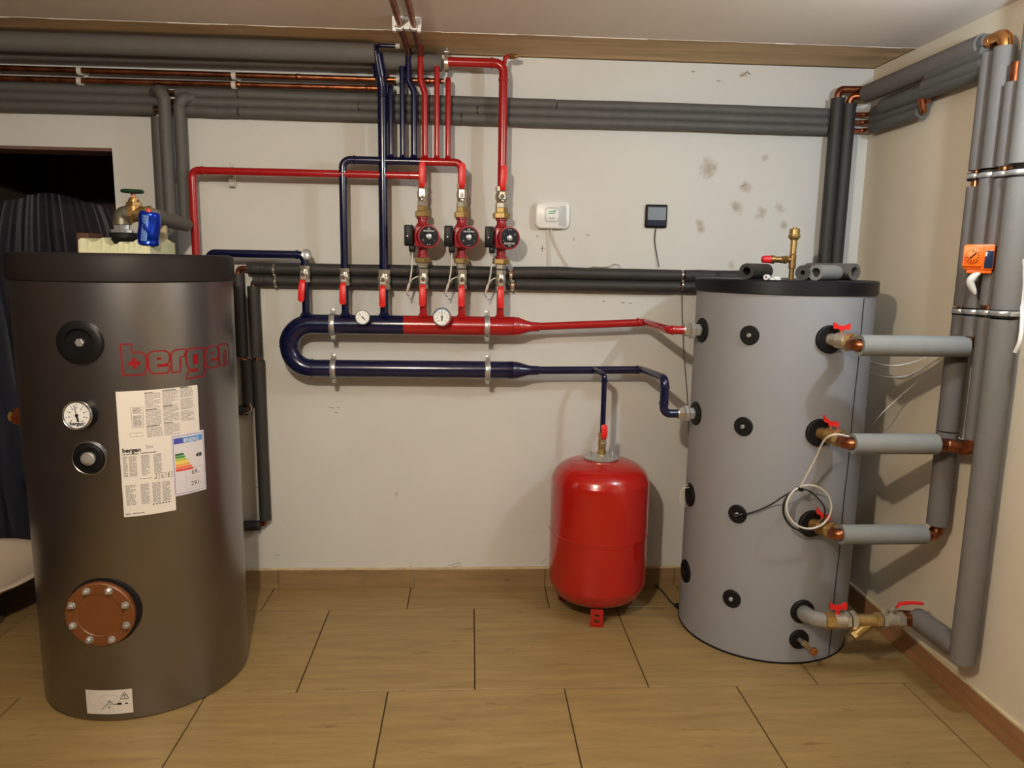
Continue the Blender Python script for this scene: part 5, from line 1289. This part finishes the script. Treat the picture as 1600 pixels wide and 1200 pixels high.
# lowest valve chain
p = cylpt(RT, -86.0, 0.205, 0.004); y4 = yv4; z4 = 0.226
W_ = lambda u: B(u, 966, y4).x
t = thing('valve_chain', 'steel elbow and brass valve chain at the bottom port of the grey tank', 'pipe fitting', p)
bm = bmesh.new(); n_ = cyln(-86); pipe(bm, [p, p + n_ * 0.075 + Z_ * 0.010, xyz(W_(1296), y4, z4)], 0.026, 0.040, 24); 
for k in (0.012, 0.022, 0.032): collar(bm, p + n_ * k, n_, 0.026, 0.003, 0.0015)
obj('steel_elbow', bm, STEEL, t)
def part_seg(kind, u0, u1, r, m, nm, par=None):
    bm = bmesh.new(); a = xyz(W_(u0), y4, z4); b_ = xyz(W_(u1), y4, z4)
    (hexnut if kind == 'h' else cyl)(bm, a, b_, r); return obj(nm, bm, m, par or t)
part_seg('h', 1289, 1303, 0.030, BRASS, 'end_nut'); part_seg('c', 1303, 1323, 0.0265, NICKEL, 'valve_body'); part_seg('h', 1320, 1326, 0.031, NICKEL, 'end_nut'); part_seg('h', 1328, 1336, 0.033, NICKEL, 'union_nut')
part_seg('c', 1336, 1366, 0.0225, BRASS, 'strainer_body')
bm = bmesh.new(); a = xyz(W_(1362), y4, z4); d = Vector((-0.78, -0.12, -0.62)).normalized(); cyl(bm, a, a + d * 0.075, 0.019, 20); hexnut(bm, a + d * 0.072, a + d * 0.088, 0.020); obj('strainer_leg', bm, BRASS, t)
part_seg('h', 1366, 1376, 0.027, BRASS, 'end_nut'); part_seg('h', 1377, 1383, 0.030, NICKEL, 'union_nut'); part_seg('c', 1383, 1400, 0.025, NICKEL, 'second_valve_body'); part_seg('h', 1400, 1411, 0.029, NICKEL, 'end_nut')
part_seg('c', 1411, 1432, 0.0215, COPPER, 'copper_joint'); part_seg('c', 1432, 1446, 0.020, COPPER, 'copper_end')
hc = xyz(W_(1308), y4, z4 + 0.048); bm = bmesh.new(); cyl(bm, hc - Z_ * 0.03, hc, 0.007, 10); obj('stem', bm, REDPL, t)
fly_handle(hc, X_, t, 1.05)
hc = xyz(W_(1392), y4, z4 + 0.036); bm = bmesh.new(); cyl(bm, hc - Z_ * 0.02, hc + Z_ * 0.006, 0.008, 12); hexnut(bm, hc + Z_ * 0.002, hc + Z_ * 0.010, 0.010); obj('stem', bm, NICKEL, t)
lever(hc + Z_ * 0.002 - X_ * 0.005, X_, 0.115, parent=t, out=Z_, bend=0.022, wid=0.018)

# orange actuator on third pipe
c = xyz(RX - 0.045, yP[2] + 0.01, RWALL(1548, 402, RX - 0.04).z)
t = thing('actuator', 'orange valve actuator on the third drop pipe of the right wall', 'actuator', c)
ax = Vector((-0.55, -0.83, 0)).normalized(); sx = Z_.cross(ax)      # faces the room
sx = -sx if sx.x < 0 else sx
bm = bmesh.new(); box(bm, c, (0.078, 0.055, 0.076), axes=(sx, ax, Z_), bevel=0.004); box(bm, c + sx * 0.004 - Z_ * 0.042, (0.066, 0.045, 0.012), axes=(sx, ax, Z_), bevel=0.002); obj('actuator_body', bm, ORANGE, t)
k = c - sx * 0.014 + ax * 0.0285
bm = bmesh.new(); box(bm, c - sx * 0.016 + ax * 0.030 + Z_ * 0.003, (0.052, 0.014, 0.062), axes=(sx, ax, Z_), bevel=0.003); obj('actuator_cover', bm, ORANGE, t)
k = c - sx * 0.016 + ax * 0.037 + Z_ * 0.004
bm = latho([(0, 0.021), (0.006, 0.021), (0.008, 0.018), (0.008, 0)], k, ax, 32); kn = obj('position_knob', bm, ORANGE, t)
bm = bmesh.new()
for i in range(10):
    a = math.radians(200 + 28 * i); d = sx * math.cos(a) + Z_ * math.sin(a); box(bm, k + ax * 0.0084 + d * 0.015, (0.006, 0.001, 0.0022), axes=(d, ax, ax.cross(d)))
box(bm, k + ax * 0.009, (0.022, 0.002, 0.004), axes=((sx + Z_).normalized(), ax, ax.cross((sx + Z_).normalized()))); obj('knob_marks', bm, BLACK, kn, smooth=False)
bm = bmesh.new(); box(bm, c + sx * 0.026 + ax * 0.028 - Z_ * 0.006, (0.022, 0.006, 0.052), axes=(sx, ax, Z_), bevel=0.001); obj('side_label', bm, SCREEN2, t)
bm = bmesh.new(); sweep(bm, smoothpath([c + xyz(-0.005, -0.02, -0.048), c + xyz(-0.024, -0.022, -0.058), c + xyz(-0.030, -0.018, -0.075), c + xyz(-0.018, -0.02, -0.100), c + xyz(-0.012, -0.022, -0.112)]), [0.003 + 0.0085 * math.sin(math.pi * (k / 40) ** 0.8) for k in range(41)], 10); tag(obj('sensor_wrap', bm, OFFW), 'white tape wrap hanging below the orange actuator', 'tape')

# cables on the right
def wire(pts, r, m, label):
    bm = bmesh.new(); sweep(bm, smoothpath(pts, 12), r, 8); return tag(obj('cable', bm, m), label, 'cable')
yw = 0.0
RW_ = lambda u, v, x=1.62: RWALL(u, v, x)
tk = lambda u, v: B(u, v, -0.30)
e_ = RWALL(1488, 546, 1.60)
wire([B(1350, 562, -0.12), RW_(1385, 571, 1.52), RW_(1420, 568, 1.56), RW_(1455, 556, 1.60), e_], 0.0028, WIREW, 'uppermost white cable sagging between the grey tank and the right wall pipes')
wire([B(1350, 580, -0.12), RW_(1385, 589, 1.52), RW_(1420, 586, 1.56), RW_(1455, 568, 1.60), e_], 0.0024, WIREW, 'second white cable sagging between the grey tank and the right wall pipes')
wire([B(1345, 690, -0.12), RW_(1370, 655, 1.54), RW_(1400, 625, 1.57), RW_(1440, 590, 1.60), e_ + xyz(0, -.01, 0)], 0.0022, WIREW, 'thin white cable rising steeply to the right wall pipes')
wire([RWALL(1600, 405, 1.60), RWALL(1597, 470, 1.62), RWALL(1597, 500, 1.60), RWALL(1594, 530, 1.58), RWALL(1586, 551, 1.575)], 0.006, WIREW, 'thick white cable behind the thickest drop pipe at the right edge')
wire([RWALL(1518, 575, 1.63), RWALL(1512, 630, 1.63), RWALL(1505, 683, 1.63), RWALL(1499, 684, 1.60)], 0.0025, WIREW, 'thin cream cable between the insulated drop pipes on the right wall')
# coiled cables hanging in front of grey tank
cy = -0.80
CC = lambda u, v, y=cy: B(u, v, y)
def surf(u, v, lift=0.006):
    r = ray(u, v); o = CAM[:2] - np.array(RT[:2]); R2 = RT[2] + lift
    a = r[:2] @ r[:2]; b_ = 2 * o @ r[:2]; c_ = o @ o - R2 ** 2; k = (-b_ - math.sqrt(max(0, b_ * b_ - 4 * a * c_))) / 2 / a
    return Vector(CAM + r * k)
wpts = [CC(1326, 682, -0.86), CC(1305, 679, -0.87), CC(1288, 688, -0.84), CC(1275, 715, -0.80), CC(1262, 740, -0.78), CC(1250, 762, -0.76)]
ringc = (1264, 792); 
for a in range(0, 400, 25): wpts.append(CC(ringc[0] + 35 * math.cos(math.radians(-125 + a)), ringc[1] + 34 * math.sin(math.radians(-125 + a)), -0.76 + 0.003 * math.sin(a / 60)))
wire(wpts, 0.0034, WIREW, 'white cable looped once in front of the grey tank ports')
bpts = [surf(1146, 805, 0.012), surf(1160, 804, 0.012), surf(1180, 799, 0.015), surf(1205, 788, 0.02), CC(1225, 775, -0.745), CC(1245, 764, -0.755)]
for a in range(0, 560, 30): bpts.append(CC(1255 + (34 if a < 300 else 29) * math.cos(math.radians(-100 - a)) + 4 * math.sin(a / 80), 797 + 33 * math.sin(math.radians(-100 - a)) , -0.752 - 0.004 * math.sin(a / 50)))
wire(bpts, 0.0026, WIREB, 'black cable looped twice in front of the grey tank, from a port')
bm = boxo(CC(1250, 764, -0.757), (0.022, 0.018, 0.014), rot=Matrix.Rotation(0.3, 4, 'Y'), bevel=0.004); tag(obj('cable_tie', bm, BLACKR), 'black tie bundling the looped cables before the grey tank', 'cable tie')
# sensor plug at port 3
pp = cylpt(RT, -131.2, 0.545, 0.008)
wire([pp + xyz(-0.006, -0.004, 0.0), pp + xyz(0.004, -0.014, 0.002), surf(1160, 803, 0.012)], 0.004, WIREB, 'black sensor plug in the third front port of the grey tank')
# small coil behind the left edge port
cp_ = cylpt(RT, -177, 0.546, 0.004)
wire([cp_ + xyz(-0.002, 0, 0.03), cp_ + xyz(-0.03, 0, 0.02), cp_ + xyz(-0.036, 0, -0.02), cp_ + xyz(-0.025, 0, -0.045), cp_ + xyz(-0.004, 0.02, -0.055), cp_ + xyz(-0.02, 0.01, -0.01), cp_ + xyz(-0.026, 0.01, 0.02), cp_ + xyz(-0.002, 0.01, 0.04)], 0.0016, WIREW, 'thin white wire coil at the left edge port of the grey tank')
wire([B(1065, 455, -0.01), B(1066, 500, -0.008), B(1069, 560, -0.008), B(1074, 625, -0.01), B(1076, 680, -0.01)], 0.0018, FOAMM, 'thin grey wire hanging down the wall left of the grey tank')
# floor plug near tank
wire([F(1022, 912, 0.004), F(1036, 925, 0.004), F(1048, 940, 0.004), F(1054, 945, 0.006)], 0.003, WIREB, 'black cable on the floor between vessel and grey tank')
bm = bmesh.new(); lathe(bm, [(-0.008, 0.006), (0, 0.012), (0.012, 0.013), (0.016, 0.009), (0.016, 0)], F(1057, 946, 0.0135), (1, -0.6, 0), 14); tag(obj('cable_plug', bm, BLACKR), 'black rubber plug end on the floor beside the grey tank', 'plug')

# ================================================================== CONTROLLERS
def rounded_panel(c, w_, h_, d_, r, m, name, parent, y_front=True, seg=8):
    bm = bmesh.new(); pts = []
    for sx_, sz_, a0 in ((1, 1, 0), (-1, 1, 90), (-1, -1, 180), (1, -1, 270)):
        for i in range(seg + 1):
            a = math.radians(a0 + 90 * i / seg); pts.append((c.x + sx_ * (w_ / 2 - r) + r * math.cos(a), c.z + sz_ * (h_ / 2 - r) + r * math.sin(a)))
    e = min(0.004, d_ * 0.4)
    rings = []
    for dy, sc in ((0, 1.0), (-(d_ - e), 1.0), (-(d_ - e * .3), 1 - e * .5 / (w_ / 2)), (-d_, 1 - e / (w_ / 2))):
        rings.append([bm.verts.new((c.x + (x - c.x) * sc, c.y + dy, c.z + (z - c.z) * sc)) for x, z in pts])
    for a, b_ in zip(rings[:-1], rings[1:]):
        for i in range(len(a)): bm.faces.new((a[i], a[(i + 1) % len(a)], b_[(i + 1) % len(a)], b_[i]))
    bm.faces.new(rings[0]); bm.faces.new(rings[-1])
    return obj(name, bm, m, parent)
c = B(862, 336.5, 0.0); c.y = 0.0
t = thing('wall_controller', 'white rounded controller box with a small green display on the back wall', 'controller', c)
rounded_panel(c, 0.145, 0.112, 0.022, 0.026, WHITE, 'back_shell', t)
rounded_panel(c + xyz(-0.008, -0.021, -0.002), 0.122, 0.104, 0.014, 0.022, WHITE, 'front_cover', t)
rounded_panel(c + xyz(0.040, -0.0345, -0.004), 0.030, 0.080, 0.0012, 0.008, SIDEG, 'side_flap', t)
f = c + xyz(-0.002, -0.0345, 0.0)
rounded_panel(f, 0.060, 0.060, 0.0022, 0.013, SIDEG, 'display_frame', t)
rounded_panel(f + xyz(0, -0.0022, 0), 0.050, 0.050, 0.0016, 0.010, WHITE, 'display', t)
rounded_panel(f + xyz(0, -0.0038, -0.014), 0.026, 0.009, 0.0012, 0.003, SIDEG, 'button', t)
bm = bmesh.new(); box(bm, f + xyz(0, -0.0042, 0.013), (0.030, 0.0008, 0.003)); box(bm, f + xyz(-0.004, -0.0042, 0.006), (0.028, 0.0008, 0.004)); box(bm, f + xyz(0.010, -0.0042, 0.017), (0.010, 0.0008, 0.003), rot=Matrix.Rotation(-0.5, 4, 'Y')); obj('display_digits', bm, GREEND, t, smooth=False)
wire([B(857, 354, -0.012), B(858, 385, -0.010), B(859, 414, -0.012)], 0.0030, WIREW, 'straight white cable below the white controller')
wire([B(860, 354, -0.012), B(866, 375, -0.010), B(876, 396, -0.010), B(889, 417, -0.012)], 0.0034, WIREW, 'curved white cable below the white controller')
wire([B(919, 419, -0.012), B(927, 416, -0.010), B(940, 417, -0.010), B(952, 416, -0.010), B(960, 412, -0.010), B(968, 414, -0.01), B(970, 419, -0.01)], 0.0022, OFFW, 'thin white cable loops lying above the black pipes')
c = B(1024.5, 338, 0.0); c.y = 0.0
t = thing('thermostat', 'black square thermostat with a grey screen on the back wall', 'thermostat', c)
rounded_panel(c, 0.090, 0.094, 0.016, 0.005, BLACK, 'thermostat_body', t)
bm = boxo(c + xyz(0.001, -0.0162, 0.010), (0.076, 0.001, 0.052)); obj('screen', bm, SCREEN, t, smooth=False)
bm = boxo(c + xyz(0.001, -0.0162, -0.0275), (0.076, 0.001, 0.022)); obj('screen_reflection', bm, SCREEN2, t, smooth=False)  # reflection in the lower screen, painted as a navy strip
wire([B(1025, 354, -0.008), B(1023, 375, -0.006), B(1026, 398, -0.008), B(1029.5, 417, -0.012)], 0.0022, WIREB, 'black cable hanging from the black thermostat')
wb = SC.objects['wall_back']
def wall_mark(segs, name, m=INK, wd=0.0022):
    bm = bmesh.new()
    for (u0, v0, u1, v1) in segs:
        a, b_ = B(u0, v0, -0.0006), B(u1, v1, -0.0006); d = (b_ - a); L = d.length; d.normalize()
        box(bm, (a + b_) / 2, (L, 0.0008, wd), axes=(d, Y_, d.cross(Y_)))
    obj(name, bm, m, wb, smooth=False)['kind'] = 'stuff'
PENCIL = mat('pencil_grey', (120, 112, 100), 0.8)
wall_mark([(844, 388, 851, 388), (847.5, 383, 847.5, 393)], 'pencil_cross', PENCIL)
wall_mark([(513, 636, 522, 637), (526, 636.5, 531, 637), (522, 644, 528, 645)], 'scratch', PENCIL, 0.002)
wall_mark([(516, 889, 530, 888), (560, 890, 566, 886), (595, 887, 603, 887), (640, 886, 643, 884), (705, 886, 722, 884), (846, 880, 854, 872), (856, 873, 872, 868), (620, 768, 621, 774), (618, 770, 619, 778), (430, 868, 437, 866), (1016, 872, 1022, 868), (398, 762, 404, 761), (700, 884, 720, 879)], 'plaster_crack', PENCIL, 0.0018)
wall_mark([(1158, 292, 1166, 287), (838, 368, 841, 370), (896, 372, 897, 376), (915, 366, 921, 368), (941, 471, 946, 471), (970, 473, 976, 473), (983, 474, 987, 474), (1080, 112, 1086, 112), (1120, 126, 1126, 127), (645, 140, 652, 142)], 'plaster_speck', PENCIL, 0.003)
# nail / bent wire on the wall top right
bm = bmesh.new(); sweep(bm, [B(1157, 119, 0), B(1160, 118, -0.02), B(1168, 112, -0.03), B(1172, 116, -0.035)], 0.002, 6); tag(obj('bent_nail', bm, BRASSD), 'bent nail in the back wall near the ceiling', 'nail')

# ================================================================== OPENING: PLASTIC SHEETING, BASIN
def sheet_mesh(x0, x1, ztop, zbot, ybase, pinch, folds, amp, nx=80, nz=40, seed=1):
    rnd = random.Random(seed); ph = [rnd.uniform(0, 6.28) for _ in range(6)]
    bm = bmesh.new(); g = []
    for j in range(nz + 1):
        t_ = j / nz; row = []
        for i in range(nx + 1):
            s = i / nx; spread = 0.5 + 0.5 * t_ ** 0.7
            x = pinch + ((x0 + (x1 - x0) * s) - pinch) * spread
            yy = ybase + amp * spread * (math.sin(folds * s * 6.28 + ph[0] + 0.6 * t_) + 0.5 * math.sin(folds * 2.3 * s * 6.28 + ph[1] + t_ * 2)) + 0.012 * math.sin(9 * t_ + ph[2] + 5 * s)
            sag = 0.14 * (abs(x - pinch) / 0.5) ** 1.2 * (1 - t_)
            row.append(bm.verts.new((x, yy, ztop - (ztop - zbot) * t_ - sag)))
        g.append(row)
    for j in range(nz):
        for i in range(nx): bm.faces.new((g[j][i], g[j][i + 1], g[j + 1][i + 1], g[j + 1][i]))
    return bm
tag(obj('plastic_sheet', sheet_mesh(-2.33, -1.02, 1.70, 0.02, 0.34, -1.86, 6, 0.03, nx=140, seed=3), PLASTIC), 'dark translucent plastic sheet hanging in folds inside the opening', 'plastic sheet')
tag(obj('plastic_sheet', sheet_mesh(-2.33, -1.83, 1.75, 0.02, 0.10, -2.25, 2, 0.04, nx=40, seed=8), PLASTIC), 'second plastic sheet drape at the far left edge of the opening', 'plastic sheet')
# basin
BOWL = [(0.155, 0.0), (0.155, 0.13), (0.17, 0.20), (0.215, 0.27), (0.245, 0.325), (0.262, 0.345), (0.270, 0.345), (0.272, 0.325), (0.262, 0.305), (0.225, 0.25), (0.180, 0.17), (0.172, 0.0)]
bc = xyz(-1.985, -0.33, 0.0); zr0 = 0.268
t = thing('wash_basin', 'cream basin with a rolled rim behind the silver tank at far left', 'basin', bc)
bm = latho([(t_ * 0.84, r_) for t_, r_ in BOWL], bc, Z_, 64); obj('bowl', bm, TUBM, t)
bm = latho([(0.0, 0.16), (0.01, 0.165), (0.136, 0.10), (0.136, 0)], bc, Z_, 32); obj('pedestal', bm, DARKW, t)

for o in list(COL.objects):
    if o.type == 'MESH' and o.parent is None and 'kind' not in o and 'label' not in o: print('UNLABELLED', o.name)
